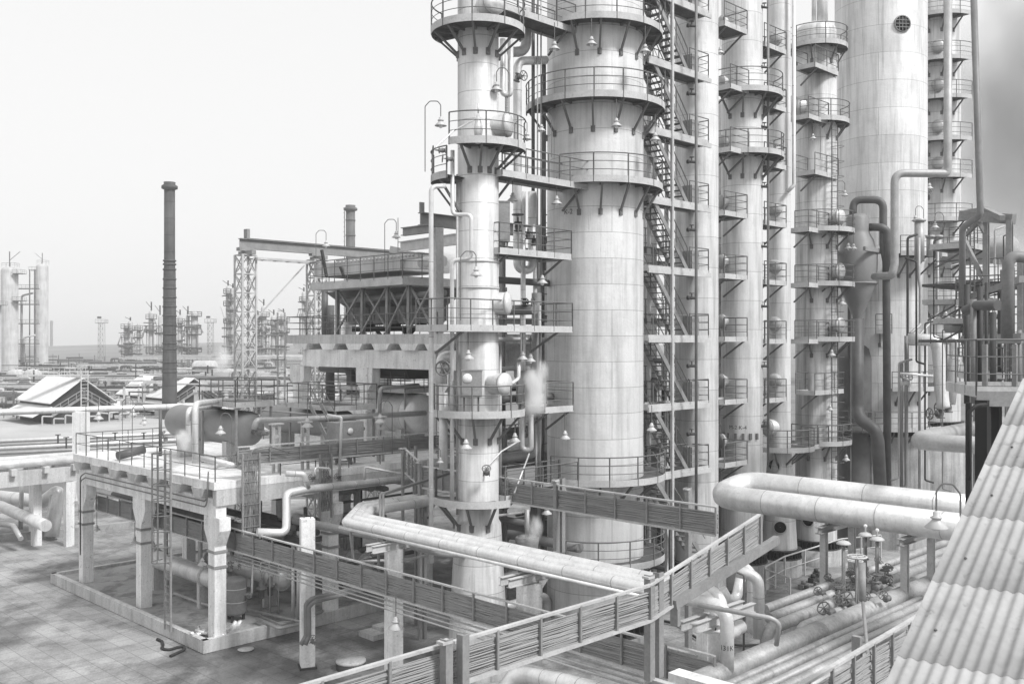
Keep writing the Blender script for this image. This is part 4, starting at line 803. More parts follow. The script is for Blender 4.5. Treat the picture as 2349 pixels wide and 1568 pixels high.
# ---- cable trays
def cable_run(mb, a, b_, h, n, r=.017, off=0, wav=.009, sub=1.3):
    d = (b_-a); L_ = d.length; dn = d.normalized(); side = dn.cross(UP).normalized(); m = max(3, int(L_/sub))
    for i in range(n):
        z = (i+.5)/n*h; ph = rnd.uniform(0, 6); pts = []
        for j in range(m*2+1):
            t = j/(m*2); pts.append(a+d*t+UP*(z+rnd.uniform(-wav, wav)*.6+wav*.5*math.sin(ph+t*L_*.8))+side*(off+rnd.uniform(-.03, .03)))
        mb.tube(pts, r*rnd.uniform(.7, 1.3), 4, cap=False)
def tray(a, b_, h, label, sp=1.35, n=26, endp=True):
    """cable ladder on edge: top and bottom channel, uprights, bundle of sagging cables"""
    a = Vector(a); b_ = Vector(b_); T = thing('cable_tray', (a+b_)/2-UP*h, label, 'cable tray'); L_ = (b_-a).length; dn = (b_-a).normalized()
    ch = [(-.05, -.035), (.05, -.035), (.05, -.02), (-.035, -.02), (-.035, .035), (-.05, .035)]
    MB().bar(a, b_, .09, .05).build('top_rail', 'light_steel', T); MB().bar(a-UP*h, b_-UP*h, .12, .06).build('bottom_rail', 'light_steel', T)
    k = max(2, round(L_/sp))
    for i in range(k+1):
        p = a.lerp(b_, i/k); b = MB(); s_ = dn.cross(UP).normalized(); b.bar(p+s_*.03, p+s_*.03-UP*h, .05, .05, up=dn); b.build('upright', 'steel', T)
    b = MB(); cable_run(b, a-UP*h*.97, b_-UP*h*.97, h*.78, int(n*1.35), .0155, -.03); cable_run(b, a-UP*h*.95-dn.cross(UP)*.0, b_-UP*h*.95, h*.7, n, .016, -.08)
    b.build('cable_bundle', 'tray_cable', T)
    return T
TA = V(540, 1213, 38.8); TA1 = along(TA, EL, 1640)
tray(TA, TA1, .86, 'long cable tray sloping across the foreground below the triple white pipes')
tray(along(TA, EL, 222), TA, .86, 'cable tray running under the drum deck behind its left columns')
SB = .88; HB = .86*SB; TB = V(1098, 1454.7, 19.9*SB); TB0 = along(TB, ER, 1030); TB1 = along(TB, ER, 1490)
tray(along(TB, ER, 560), TB0, HB, 'cable tray at the bottom edge, left of the twin post', 1.2)
tray(TB0, TB1, HB, 'cable tray crossing the foreground between the two twin posts', 1.2)
TB2 = V(1742, 1180, 27.9*SB); tray(TB1, TB2, HB, 'cable tray rising steeply to the right behind the twin post', .75)
T = thing('steel_channel', V(1543, 1390, 25.2), 'heavy grey channel carrying the rising cable tray', 'beam'); b = MB(); b.bar(V(1545, 1386, 24.6*SB), V(1782, 1237, 28.4*SB), .16, .2); b.build('web', 'steel', T)
b = MB(); p = V(1549, 1392, 24.7*SB); b.bar(p, p-UP*.4, .2, .1); b.build('foot', 'steel', T)
TC = V(969.6, 1069, 39.5); TC1 = along(TC, EL, 1279); TC2 = along(TC, EL, 1643)
tray(TC, TC1, .86, 'cable tray passing in front of the first tower, left of its post', 1.3, 22)
tray(TC1, TC2, .86, 'cable tray passing in front of the widest column, right of its post', 1.3, 22)
T0 = V(931, 1031, 41); tray(T0, V(963, 1060, 39.7), .95, 'short steep cable tray left of the tray before the first tower', .4, 12)
tray(D(1.0, .0, 7.85), D(12.5, .0, 7.75), .75, 'cable tray with sagging cables along the near deck edge', 1.5, 18)
tray(D(12.5, .2, 7.7), D(21, .2, 7.9), .7, 'cable tray behind the thin white riser and first tower', 1.5, 16)
b = MB(); cable_run(b, V(1000, 1040, 44.5), V(1055, 1044, 43), .8, 14, .02, 0, .1); tag(b.build('cable_heap', 'cable'), 'tangled heap of slack cables left of the first tower', 'cables')
# hanging cable curtains
def curtain(p, w_, z0, z1, n, label, ax=ER):
    T = thing('cable_curtain', Vector((p.x, p.y, z1)), label, 'cables', 'cable curtains hanging from the deck'); b = MB()
    for i in range(n):
        x = w_*(i+.5)/n; pts = [p+ax*(x+rnd.uniform(-.02, .02))+EL*rnd.uniform(-.03, .03)+UP*(z0+(z1-z0)*t/8-p.z) for t in range(9)]; b.tube(pts, .013, 4, cap=False)
    b.build('cables', 'cable', T)
    for s_ in (-.06, w_+.06): b = MB(); b.bar(p+ax*s_+UP*(z0-p.z), p+ax*s_+UP*(z1-.3-p.z), .07, .07); b.build('side_channel', 'steel', T)
    for i in range(7): zz = z0+(z1-z0)*(i+.5)/7; b = MB(); b.bar(p+ax*-.05-EL*.05+UP*(zz-p.z), p+ax*(w_+.05)-EL*.05+UP*(zz-p.z), .02); b.build('rung', 'steel', T)
p = along(D(0, -.35), ER, 560); curtain(p, .62, 7.6, 4.5, 26, 'broad cable curtain falling from the deck corner to the long tray')
p = along(D(0, -.35), ER, 737); curtain(p, .45, 7.3, 4.9, 18, 'narrower cable curtain falling from the deck edge near the small valves')
b = MB(); c = along(D(0, -.2), ER, 572); b.tube([c+UP*7.2, c+ER*.1+UP*7.75, c+ER*.9+UP*7.8, c+ER*1.8+UP*7.5], .03, 6, .5); tag(b.build('cable_bend', 'cable'), 'cables bending over the top of the broad curtain', 'cables')
# posts of the trays
def twin(p, z0, z1, label, gap=.38, w_=.16, ax=ER):
    T = thing('twin_post', Vector((p.x, p.y, z0)), label, 'post', 'twin channel posts of the cable trays')
    for s_ in (0, gap): b = MB(); b.prof(p+ax*s_+UP*(z0-p.z), p+ax*s_+UP*(z1-p.z), [(-w_/2, -w_/2), (w_/2, -w_/2), (w_/2, -w_/2+.03), (-w_/2+.03, -w_/2+.03), (-w_/2+.03, w_/2), (-w_/2, w_/2)], up=ER); b.build('channel', 'steel', T)
    b = MB(); b.bar(p-ax*.15+UP*(z1-.05-p.z), p+ax*(gap*.2)+UP*(z1-.05-p.z), .18, .05); b.build('cap_plate', 'light_steel', T)
    return T
p = V(1024, 1490, 19.0*SB); twin(p, 0, 6.95, 'twin grey post at the bottom edge between two cable trays')
p = V(1490, 1340, 24.1*SB); twin(p, 4.7, 6.98, 'twin grey post where the level and the rising cable trays meet', .32, .17)
p = V(1276, 1100, 34.4); twin(p, 4.6, 7.2, 'twin grey post before the left edge of the widest column', .3, .17)
p = V(963, 1060, 39.5); twin(p, 0, 7.2, 'twin grey post at the foot of the short steep tray', .25, .13)
p = V(924, 1030, 41); twin(p, 0, 7.6, 'twin thin post at the top of the short steep tray', .7, .1)
p = V(1578, 1140, 31.4); twin(p, 0, 7.35, 'dark post behind the cable tray right of the widest column', .05, .15)
b = MB(); b.ibeam(s3+UP*4.7, V(1277, 1100, 34.4)+UP*0+UP*(4.5-V(1277, 1100, 34.4).z)); tag(b.build('link_beam', 'steel'), 'steel beam from the square column to the twin post before the widest column', 'beam')
# lines slung under the long tray
for k in range(3): pipe('pipe', [TA+UP*(-1.0-.1*k)-ER*.1*k, TA1+UP*(-1.0-.1*k)-ER*.1*k], .028, 'pipe_grey', ['top', 'middle', 'lowest'][k]+' of three thin lines slung under the long cable tray', 0, 6, 'thin lines under the long tray')
# concrete sleeper under the meeting post
q = V(1500, 1549, 21.5); T = thing('concrete_sleeper', Vector((q.x, q.y, 0)), 'white concrete cross beam at the bottom below the twin post', 'beam'); e = V(1500, 1549, 21.6); e.z = 4.35; b = MB(); b.bar(e+ER*.6-EL*.1, e+ER*.6-EL*4.2, .42, .62); b.build('beam', 'white_concrete', T)
b = MB(); b.ibeam(e-ER*.3+UP*.3, e-EL*3+UP*.3-ER*.3, .16, .14); b.build('steel_angle', 'light_steel', T); b = MB(); b.box(e-EL*3+ER*.6-UP*2.3, (.4, .4, 4.1)); b.build('column', 'white_concrete', T)
b = MB(); b.box(e+ER*.6-EL*.3-UP*2.3, (.4, .4, 4.1)); b.build('column', 'white_concrete', T)
# ================================================================ PIPE BANK (bottom right)
bank = [(1372, .12, 1755, 0, 'ground_pipe', 'farthest pipe of the bank, beside the valve stands'), (1397, .14, 1765, 0, 'ground_pipe', 'second farthest pipe of the bank at lower right'), (1420, .15, 1762, 1, 'ground_pipe', 'third farthest pipe of the bank, ending in a white elbow at the left'),
        (1446, .13, 1838, 1, 'ground_pipe', 'fourth pipe of the bank, ending in a white elbow behind the fattest pipe'), (1473, .25, 1480, 0, 'ground_pipe', 'fattest pipe of the bank at lower right'),
        (1503, .09, 1480, 0, 'ground_pipe', 'thin pipe just in front of the fattest pipe'), (1522, .115, 1480, 0, 'ground_pipe', 'second pipe in front of the fattest pipe'), (1545, .1, 1480, 0, 'pipe_grey', 'third pipe in front of the fattest pipe'), (1566, .115, 1480, 0, 'ground_pipe', 'nearest pipe of the bank next to the cable tray'), (1592, .11, 1480, 0, 'ground_pipe', 'pipe of the bank half hidden behind the right hand cable tray'), (1622, .14, 1480, 0, 'pipe_grey', 'pipe glimpsed through the right hand cable tray')]
for y, r, px0, el_, m, lab in bank:
    r *= 1.15
    p = V(1820, y, (H-4.1)*F/(y-CY)); a = along(p, ER, px0); z_ = along(p, ER, 2330); pts = [a, z_]
    if el_: pts = [a-ER*.1-UP*1.4, a-ER*.1, z_]
    pipe('pipe', pts, r, m, lab, r*2.2, 16, 'pipe bank', 2.6)
for s_ in (0, 5, 10, 15):
    p = V(1820, 1372, 30.2); p.z = 0; a = p-ER*6+ER*s_+EL*.6; b = MB(); T = thing('bank_trestle', a-EL*4, ['trestle under the left end of the pipe bank', 'second trestle under the pipe bank', 'third trestle under the pipe bank', 'trestle under the far end of the pipe bank'][int(s_/5)], 'trestle', 'trestles under the pipe bank'); T.location.z = 0
    b.bar(a+UP*3.7, a-EL*8.5+UP*3.7, .35, .4); b.build('beam', 'concrete', T)
    for k in (.5, 4, 8): b = MB(); b.box(a-EL*k+UP*1.75, (.4, .4, 3.5)); b.build('column', 'concrete', T)
# ground right of the tower row, valve stands
vs_ = [(1903, 1405, 28.2, 1.0), (1928, 1372, 29.5, .8), (1955, 1385, 29, 1.2), (1975, 1350, 30.5, .9), (1995, 1378, 29.2, .9), (2012, 1345, 30.4, 1.0), (2035, 1372, 28.8, .7), (1940, 1350, 30.8, .7), (1965, 1332, 31.5, .7), (2030, 1330, 31.2, .8), (1885, 1362, 30.2, .7)]
for k, (px, py, d, s_) in enumerate(vs_):
    valve(V(px, py, d), ER, .22*s_, ['dusty valve with a big hand wheel nearest the viewer on the pipe bank', 'valve left of the valve pillars on the pipe bank', 'valve in the middle of the valve cluster', 'valve behind the middle of the valve cluster', 'valve right of the middle in the cluster', 'valve with an upright wheel at the right of the cluster', 'lowest right valve of the cluster', 'small valve at the back left of the cluster', 'small valve farthest back in the cluster', 'small valve at the back right of the cluster', 'small valve at the left end of the cluster'][k], 'pipe_mid', (-.6, -.5, .5) if k % 2 == 0 else (0, 0, 1), 'valves clustered on the pipe bank')
for k in range(16):
    i = k % 4; yy = (1372, 1397, 1420, 1446)[i]; c = V(1820, yy, 7.9*F/(yy-CY)); c = along(c, ER, 1905+k//4*38+i*9)+UP*.12
    valve(c, ER, .14+.03*(k % 3), 'valve '+['first', 'second', 'third', 'fourth'][k//4]+' from the left on the '+['farthest', 'second farthest', 'third farthest', 'fourth farthest'][i]+' pipe of the bank', 'pipe_mid', [(-.5, -.4, .7), (.3, -.6, .6), (0, 0, 1)][k % 3], 'valves in line on the pipe bank')
for k, (px, yt, yb, d, w_) in enumerate(((1935, 1245, 1370, 30.5, 12), (1985, 1226, 1350, 31, 14), (2012, 1236, 1350, 30.6, 14), (1966, 1276, 1400, 29, 17))):
    p = V(px, yb, d); zt = V(px, yt, d).z; T = thing('valve_pillar', p, ['leftmost valve pillar with a domed cap', 'farthest valve pillar with a domed cap', 'rightmost valve pillar with a domed cap', 'nearest valve pillar with an open spoked wheel'][k], 'valve pillar', 'valve pillars on the pipe bank')
    b = MB()
    for s_ in (-.07, .07): b.bar(p+ER*s_, Vector((p.x, p.y, zt))+ER*s_, .04)
    b.tube([p, Vector((p.x, p.y, zt+.25 if k in (1, 2) else zt))], .035, 8); b.build('stand', 'steel', T)
    b = MB(); q = Vector((p.x, p.y, zt)); rr = .22
    if k < 3: b.lathe(q, [(rr*.8, -.04), (rr, -.03), (rr, .0), (rr*.7, .06), (.04, .09), (.01, .09)], 20)
    else: handwheel(b, q, UP, rr*1.25); handwheel(b, q-UP*.25+ER*.5+EL*.3, UP, rr)
    b.build('cap', 'light_steel', T)
    if k in (1, 2): b = MB(); b.lathe(q+UP*.28, [(.01, -.02), (.06, -.02), (.06, .02), (.01, .02)], 12, axis=(0, -1, .1)); b.build('gauge', 'glass', T)
for k, (px, py) in enumerate(((1843, 1350), (1865, 1335), (1880, 1345), (1850, 1362), (1895, 1325), (1872, 1322))):
    p = Gz(px, py); tag(MB().box(p+UP*.13, (.5, .3, .22), rnd.uniform(0, 90)).lathe(p+UP*.25, [(.01, 0), (.12, 0), (.12, .15), (.01, .17)], 8).build('scrap_part', 'dark' if k % 2 else 'pipe_mid'), ['nearest to the guard rail corner', 'second from the left', 'third from the left', 'closest to the camera', 'rightmost', 'farthest back'][k]+' of the discarded valve parts left of the valve cluster', 'scrap', 'discarded valve parts')
pt = [Gz(1755, 1362), Gz(1800, 1335), Gz(1930, 1290), Gz(2020, 1280)]
T = thing('guard_rail', pt[1], 'pale guard rail around the valve area before the column bases', 'railing'); b = MB(); railing(b, pt, 1.3, 1.8, .035, 1, .08); b.build('rail', 'light_steel', T)
b = MB(); q = [Gz(1757, 1372), Gz(1812, 1385)]; railing(b, [Gz(1755, 1362), q[1]], 1.2, 1.6, .03, 1, .08); b.build('rail', 'light_steel', T)
pipe('pipe', [Gz(1505, 1420, .1), Gz(1560, 1432, .1), Gz(1600, 1465, .1), Gz(1700, 1480, .1), Gz(1790, 1475, .1)], .05, 'rubber', 'black hose snaking over the ground behind the numbered pipe', .8, 8, cat='hose')
# right hand cable tray, post and slender rod
E0 = V(1842, 1568, 15.4); E0.z = 12-784*15.4/F; E1 = V(2106, 1412, 19.2); dE = (E1-E0).normalized()
tray(E0-dE*2.5, E1+dE*3, .86, 'dark cable tray at the lower right below the corrugated roof', .9)
p = V(1966, 1458, 17.6); b = MB(); b.bar(p, p-UP*2.6, .16, .1); tag(b.build('tray_post', 'steel'), 'dark steel post standing up beside the lower right cable tray', 'post')
T = thing('slender_rod', V(1997, 1562, 18.5), 'slender dark rod standing among the pipes near the corrugated roof', 'rod'); b = MB(); b.tube([V(1997, 1568, 18.5), V(1979, 1376, 20.5)], .035, 8); b.build('rod', 'steel', T); b = MB(); b.tube([V(1979, 1378, 20.5), V(1977, 1290, 20.8)], .08, 8); b.build('sleeve', 'steel', T)
b = MB(); b.lathe(V(1997, 1562, 18.5), [(.01, 0), (.22, 0), (.25, .06), (.1, .12), (.05, .3)], 16); b.build('foot', 'dark', T)
# ================================================================ BIG TWIN PIPES (right)
a = V(1645, 1137, 35.5); r = .46; z_ = along(a, EL, 2330); bk = a+ER*1.95+UP*.3
pipe('pipe', [z_, a, bk, along(bk, EL, 2330)], r*.93, 'pipe', 'huge insulated pipe loop lying across the right middle of the picture', .78, 28, None, 2.4)
for px in (1900, 2085):
    p = along(a, EL, px)+ER*.7; p.z = 0; T = thing('pipe_support', p, ['steel trestle under the left part of the huge pipe loop', 'steel trestle under the right part of the huge pipe loop'][px > 2000], 'support', 'trestles of the huge pipe loop')
    zz = a.z-r
    for s_ in (-1, 1): b = MB(); b.ibeam(p+ER*s_, p+ER*s_+UP*(zz-.2), .2, .2, .02, up=ER); b.build('leg', 'light_steel', T)
    b = MB(); b.ibeam(p-ER*1.4+UP*(zz-.12), p+ER*1.4+UP*(zz-.12), .2, .22); b.build('beam', 'steel', T)
# ================================================================ THE ROW OF COLUMNS
def column(s_, r, z0, ztop, label, name='process_column', prof=None, ped=None, bolts=True, dome=True, ph=1.02, streak=.34, c=.7):
    p = row(s_); T = thing(name, p, label, 'column', 'process columns'); m = cladding(r, streak, c, ph)
    pr = prof or [(r, z0)]
    pr = list(pr)+[(r, ztop-r*.5)]+([(r*.93, ztop-r*.25), (r*.7, ztop-r*.07), (.02, ztop)] if dome else [(r, ztop), (.02, ztop)])
    MB().lathe(p, pr, 56).build('shell', m, T)
    rb = pr[0][0]
    if bolts:
        b = MB(); b.lathe(p, [(rb, z0), (rb+.22, z0), (rb+.22, z0-.06), (rb, z0-.06)], 40, smooth=False); b.lathe(p, [(rb, z0-.42), (rb+.24, z0-.42), (rb+.24, z0-.48), (rb, z0-.48)], 40, smooth=False)
        b.lathe(p, [(rb-.02, z0+.02), (rb-.02, z0-.48)], 40)
        for i in range(36): a = 2*pi*i/36; x = Vector((math.cos(a), math.sin(a), 0)); b.prof(p+x*(rb+.1)+UP*(z0-.46), p+x*(rb+.1)+UP*(z0-.02), [(-.015, -.1), (.015, -.1), (.015, .1), (-.015, .1)], up=x)
        b.build('base_ring', 'dark', T)
    if ped: b = MB(); b.lathe(p, [(ped, -.1), (ped, z0-.48), (.1, z0-.48)], 12 if ped > 2.2 else 32, smooth=ped <= 2.2); b.build('pedestal', 'pedestal', T)
    return T, p
def manhole(T, p, ang, z, r, r_, ln, m='pipe'):
    x = Vector((math.cos(R(ang)), math.sin(R(ang)), 0)); b = MB(); b.lathe(p+UP*z, [(r_, r*.7), (r_, r+ln), (r_*.96, r+ln+.03), (r_*.6, r+ln+.09), (.01, r+ln+.11)], 24, axis=x); o = b.build('manhole', m, T)
    b = MB(); b.lathe(p+UP*z, [(r_, r+ln-.08), (r_*1.07, r+ln-.08), (r_*1.07, r+ln), (r_, r+ln)], 24, axis=x); b.build('cover_rim', 'light_steel', o)
# --- T1
T1, p1 = column(-6.6, .75, .9, 30, 'slender pale column standing nearest, at the left end of the row, conical foot', prof=[(1.1, .9), (.84, 5.4), (.75, 5.55)], ped=1.3, ph=1.0)
ring_platform(T1, p1, 23.3, .75, 1.7, -215, 25, 7)
ring_platform(T1, p1, 19.05, .75, 1.73, -124, 12, 5)
ring_platform(T1, p1, 17.9, .75, 1.72, -195, -128, 2, br=1.3)
rect_platform(T1, row(-6.5, -1.0), 3.9, 1.5, ER, EL, 15.3, 'nes')
rect_platform(T1, row(-9.0, -1.05), 6.4, 1.7, ER, EL, 12.5, 'nes')
ring_platform(T1, p1, 9.45, .75, 1.7, -195, 5, 5, br=1.05)
rect_platform(T1, row(-4.1, -1.0), 1.6, 1.4, ER, EL, 9.45, 'ne')
ring_platform(T1, p1, 6.3, .84, 1.66, -200, -45, 4, rail=(-200, -195), br=1.0)
manhole(T1, p1, -40, 9.45+1.05, .75, .38, .55)
manhole(T1, p1, -60, 23.3+.75, .75, .42, .5); manhole(T1, p1, -20, 19.05+.8, .75, .42, .45); manhole(T1, p1, -15, 12.5+.9, .75, .4, .4)
for z in (13.95, 14.9): b = MB(); b.lathe(p1, [(.75, z-.03), (.78, z-.03), (.78, z+.03), (.75, z+.03)], 40); b.build('band', 'light_steel', T1)
# instrument cabinets on the ring walkway
def cabinet(px, py, d, w_, h_, label, dial=True, m='steel'):
    p = V(px, py, d); T = thing('cabinet', p-UP*h_/2, label, 'cabinet'); b = MB(); b.box(p, (w_, .45, h_), 8); b.box(p+UP*(h_/2+.02), (w_*1.06, .5, .04), 8); b.build('case', m, T)
    for s_ in (-.35, .35): b = MB(); b.box(p+Vector((s_*w_, 0, -h_/2-.3)), (.06, .06, .6), 8); b.build('leg', 'rail', T)
    b = MB(); b.box(p-Vector((0, .235, 0)), (w_*.9, .02, h_*.92), 8); b.build('door', m, T)
    if dial: b = MB(); b.lathe(p+Vector((-w_*.18, -.25, h_*.22)), [(.01, 0), (.17, 0), (.17, .03), (.01, .03)], 20, axis=(.14, -1, 0)); b.build('dial', 'glass', T)
cabinet(1081, 880, 34.6, .72, .92, 'grey instrument cabinet with white oval dial on the first column walkway')
cabinet(1212, 889, 37.8, .9, 1.25, 'large grey cabinet behind the steam cloud beside the widest column', False, 'pipe_mid')
cabinet(1152, 510, 36.3, .52, 1.45, 'tall thin dark box on the right flank of the first column', False)
# --- K2
TK, pk = column(0, 1.98, .75, 36, 'widest pale column of the left group with four ring walkways, second from left', ped=2.3, streak=.26)
ring_platform(TK, pk, 24.6, 1.98, 2.75, -128, 25, 6, br=1.2)
ring_platform(TK, pk, 21.55, 1.98, 2.85, -188, 20, 8, br=1.2)
ring_platform(TK, pk, 18.3, 1.98, 2.75, -125, 20, 6, br=1.2)
ring_platform(TK, pk, 6.55, 1.98, 2.85, -132, 62, 7, br=.8)
ring_platform(TK, pk, 3.3, 1.98, 2.85, -118, 62, 5, br=.8)
ring_platform(TK, pk, 28.0, 1.98, 2.75, -128, 25, 6, br=1.2)
rect_platform(TK, row(-6.4, -1.05), 4.9, 1.1, ER, EL, 18.1, 'nf')
rect_platform(TK, row(-6.2, -.6), 4.3, 1.1, ER, EL, 24.3, 'nf')
rect_platform(TK, row(-6.0, -.8), 4.0, 1.0, ER, EL, 6.3, 'nf')
marking(TK, pk, 1.98, -127, ydist(490, 38.8), 'K-2', .28, TK)
b = MB(); b.box((pk.x+1.99*math.cos(R(-129)), pk.y+1.99*math.sin(R(-129)), 17.3), (.01, 1.2, 1.2), -129); 
# --- M3, M4, K5, T6
T3, p3 = column(7.3, 1.0, 1.9, 33, 'pale column behind the stair tower, third from left in the row', ped=1.35, ph=1.4)
T4, p4 = column(11.2, 1.0, 1.7, 33, 'pale column with two round walkways near the top, fourth from left in the row', ped=1.35, ph=1.4)
T5, p5 = column(14.8, .57, 1.35, 33, 'slimmest column of the row with a flared foot marked K-5', prof=[(.9, 1.35), (.62, 6.0), (.57, 6.6)], ped=1.15, ph=1.4)
T6, p6 = column(18.7, 1.1, 1.3, 29.4, 'streaked pale column with domed top and round walkways, left of the huge column', ped=1.4, ph=1.15, streak=.5)
marking(T5, p5, .75, -95, 3.4, 'K-5', .42, T5); marking(T3, p3, 1.0, -118, 10.1, 'M-3', .32, T3); marking(T4, p4, 1.0, -115, ydist(984, 47.5), 'M-2 K-4', .26, T4)
for k in range(8):
    z = 6.36+2.92*k
    if k not in (5, 6): rect_platform(T4, row(7.9, -1.12), 1.95, 1.3, ER, EL, z-.05, 'ne')
    if k: rect_platform(T5, row(11.7, -.95), 2.1, 1.2, ER, EL, z-.15, 'nef'); manhole(T5, p5, -125, z+.75, .57, .33, .25, 'pipe_grey')
    manhole(T4, p4, 200, z+.8, 1.0, .34, .2, 'pipe_grey')
ring_platform(T4, p4, 24.05, 1.0, 1.95, -155, 25, 5, br=1.1); ring_platform(T4, p4, 21.1, 1.0, 2.0, -155, 25, 5, br=1.1)
rect_platform(T4, row(8.6, -1.0), 1.6, 1.2, ER, EL, 24.0, 'n'); rect_platform(T4, row(8.6, -1.0), 1.6, 1.2, ER, EL, 21.05, 'n')
ring_platform(T5, p5, 6.55, .58, 1.75, -135, 35, 4); manhole(T5, p5, -150, 7.6, .58, .42, .3)
b = MB()
for i in range(6):
    a = -160+i*20; x = Vector((math.cos(R(a)), math.sin(R(a)), 0)); b.box(p4+x*1.0+UP*ydist(1001, 47.4), (.16, .12, .3), a)
b.build('lifting_lug', 'rail', T4)
for z, a0, a1, r1 in ((28.0, -200, 20, 1.65), (23.9, -135, 25, 1.75), (18.0, -140, 30, 2.0), (15.1, -140, 30, 2.0), (12.15, -140, 30, 2.0), (6.6, -150, 30, 1.85)):
    ring_platform(T6, p6, z, 1.1, r1, a0, a1, 4, br=.9)
for z in (26.5, 20.9, 9.35): rect_platform(T6, row(16.3, -1.2), 2.6 if z > 10 else 3.2, 1.1, ER, EL, z, 'nef')
for z in (23.8, 17.9, 15.0, 12.05, 6.5): rect_platform(T6, row(16.0, -1.0), 2.2, 1.1, ER, EL, z, 'n')
for z in (18.7, 15.8, 12.9): manhole(T6, p6, -52, z, 1.1, .4, .45)
manhole(T6, p6, -160, 24.8, 1.1, .5, .5)
for k, a in ((0, -75), (1, -40), (2, -120)): b = MB(); x = Vector((math.cos(R(a)), math.sin(R(a)), 0))*.5; b.tube([p6+x+UP*29, p6+x+UP*33], (.22, .16, .12)[k], 10); b.build('overhead_line', 'pipe', T6)
b = MB()
q6 = p6+Vector((math.cos(R(-62)), math.sin(R(-62)), 0))*1.35; tq = Vector((-math.sin(R(-62)), math.cos(R(-62)), 0))
for k in (-.22, .22): b.bar(q6+tq*k+UP*3, q6+tq*k+UP*23.5, .04)
for i in range(62): b.bar(q6-tq*.22+UP*(3.2+i*.33), q6+tq*.22+UP*(3.2+i*.33), .025)
for i in range(24):
    z = 4+i*.8; n = Vector((math.cos(R(-62)), math.sin(R(-62)), 0)); b.tube([q6+tq*(.3*math.cos(a))+n*(.6*math.sin(a))+UP*z for a in [pi*k/6 for k in range(7)]], .015, 3)
b.build('caged_ladder', 'rail', T6)
# flared holes in the skirts
for T, p, r, a, z, m in ((T5, p5, .86, -103, 2.55, 'black'), (T5, p5, .6, -128, 6.0-.35, 'black'), (T6, p6, 1.1, -128, 2.4, 'black')):
    x = Vector((math.cos(R(a)), math.sin(R(a)), 0)); b = MB(); b.lathe(p+UP*z, [(.01, r+.0), (.3, r+.0), (.3, r+.02), (.01, r+.02)], 20, axis=x); o = b.build('skirt_opening', m, T); b = MB(); b.lathe(p+UP*z, [(.3, r-.15), (.36, r-.15), (.36, r+.12), (.3, r+.12)], 20, axis=x); b.build('opening_rim', 'light_steel', o)
# --- stair tower
ST = thing('stair_tower', row(4, -1, 0), 'open steel stair zigzagging up between the widest column and its neighbour', 'staircase')
for k in range(9):
    z = 6.36+2.92*k
    dk = rect_platform(ST, row(1.95, -1.25), 4.45, 1.1, ER, EL, z, 'ef', brk=False)
    b = MB(); railing(b, [row(4.95, -1.25, z), row(6.4, -1.25, z)], 1.05, 1.3); b.build('handrail', 'rail', dk)
    b = MB(); b.bar(row(1.95, -1.25, z-.12), row(6.6, -1.25, z-.12), .08, .2); b.build('edge_beam', 'light_steel', dk)
    a, c_ = row(2.35, -1.2, z+2.92), row(4.85, -1.2, z)
    f = MB()
    for i in range(13): q = a.lerp(c_, (i+.5)/13); f.bar(q+EL*.03, q+EL*.72, .26, .03)
    f_ = f.build('flight', 'rail', ST)
    for t in (0, .75): b = MB(); b.bar(a+EL*t, c_+EL*t, .05, .2); b.build('stringer', 'steel', f_)
    for t in (0, .75):
        b = MB(); b.tube([a+EL*t+UP*1.0, c_+EL*t+UP*1.0], .025, 5); b.tube([a+EL*t+UP*.55, c_+EL*t+UP*.55], .016, 4)
        for i in range(4): q = a.lerp(c_, i/3)+EL*t; b.bar(q, q+UP*1.0, .035)
        b.build('handrail', 'rail', f_)
    b = MB(); b.box(row(5.75, -.75, z+.5), (.55, .5, .9)); b.build('locker', 'steel', ST)
a, c_ = row(2.35, -1.2, 6.36), row(6.2, -1.2, 2.2); f = MB()
for i in range(16): q = a.lerp(c_, (i+.5)/16); f.bar(q+EL*.03, q+EL*.72, .26, .03)
f_ = f.build('flight', 'rail', ST)
for t in (0, .75): b = MB(); b.bar(a+EL*t, c_+EL*t, .05, .2); b.tube([a+EL*t+UP, c_+EL*t+UP], .025, 5); b.build('stringer', 'steel', f_)
for s_, t in ((2.0, .4), (3.6, -.05), (3.6, -1.28), (4.9, -.05)):
    b = MB(); b.bar(row(s_, t, 0), row(s_, t, 33), .12); b.build('post', 'light_steel', ST)
# risers with hydrant valves
def hydrant(px, d, y0, y1, zs, label):
    p = V(px, 784, d); T = thing('dry_riser', Vector((p.x, p.y, y0)), label, 'riser pipe', 'hydrant risers'); b = MB(); b.tube([Vector((p.x, p.y, y0)), Vector((p.x, p.y, y1))], .065, 8); b.build('riser', 'pipe_mid', T)
    for z in zs:
        q = Vector((p.x, p.y, z)); b = MB(); b.tube([q, q+Vector((-.35, -.1, 0))], .06, 8); b.lathe(q+Vector((-.36, -.1, 0)), [(.01, -.03), (.09, -.03), (.09, .05), (.01, .05)], 12, axis=(-1, -.3, 0)); b.tube([q+Vector((-.2, -.06, 0)), q+Vector((-.2, -.06, .2))], .025, 5)
        o = b.build('hydrant_valve', 'dark', T); b = MB(); handwheel(b, q+Vector((-.2, -.06, .2)), UP, .1); b.build('hand_wheel', 'dark', o)
hydrant(1597, 42.2, 4.5, 33, [8.3+2.92*k-.25 for k in range(8)], 'thin riser with small valves at each storey before the third column')
hydrant(1762, 48.0, 6, 33, [7.9+2.92*k for k in range(8)], 'thin riser with small valves before the slimmest column')
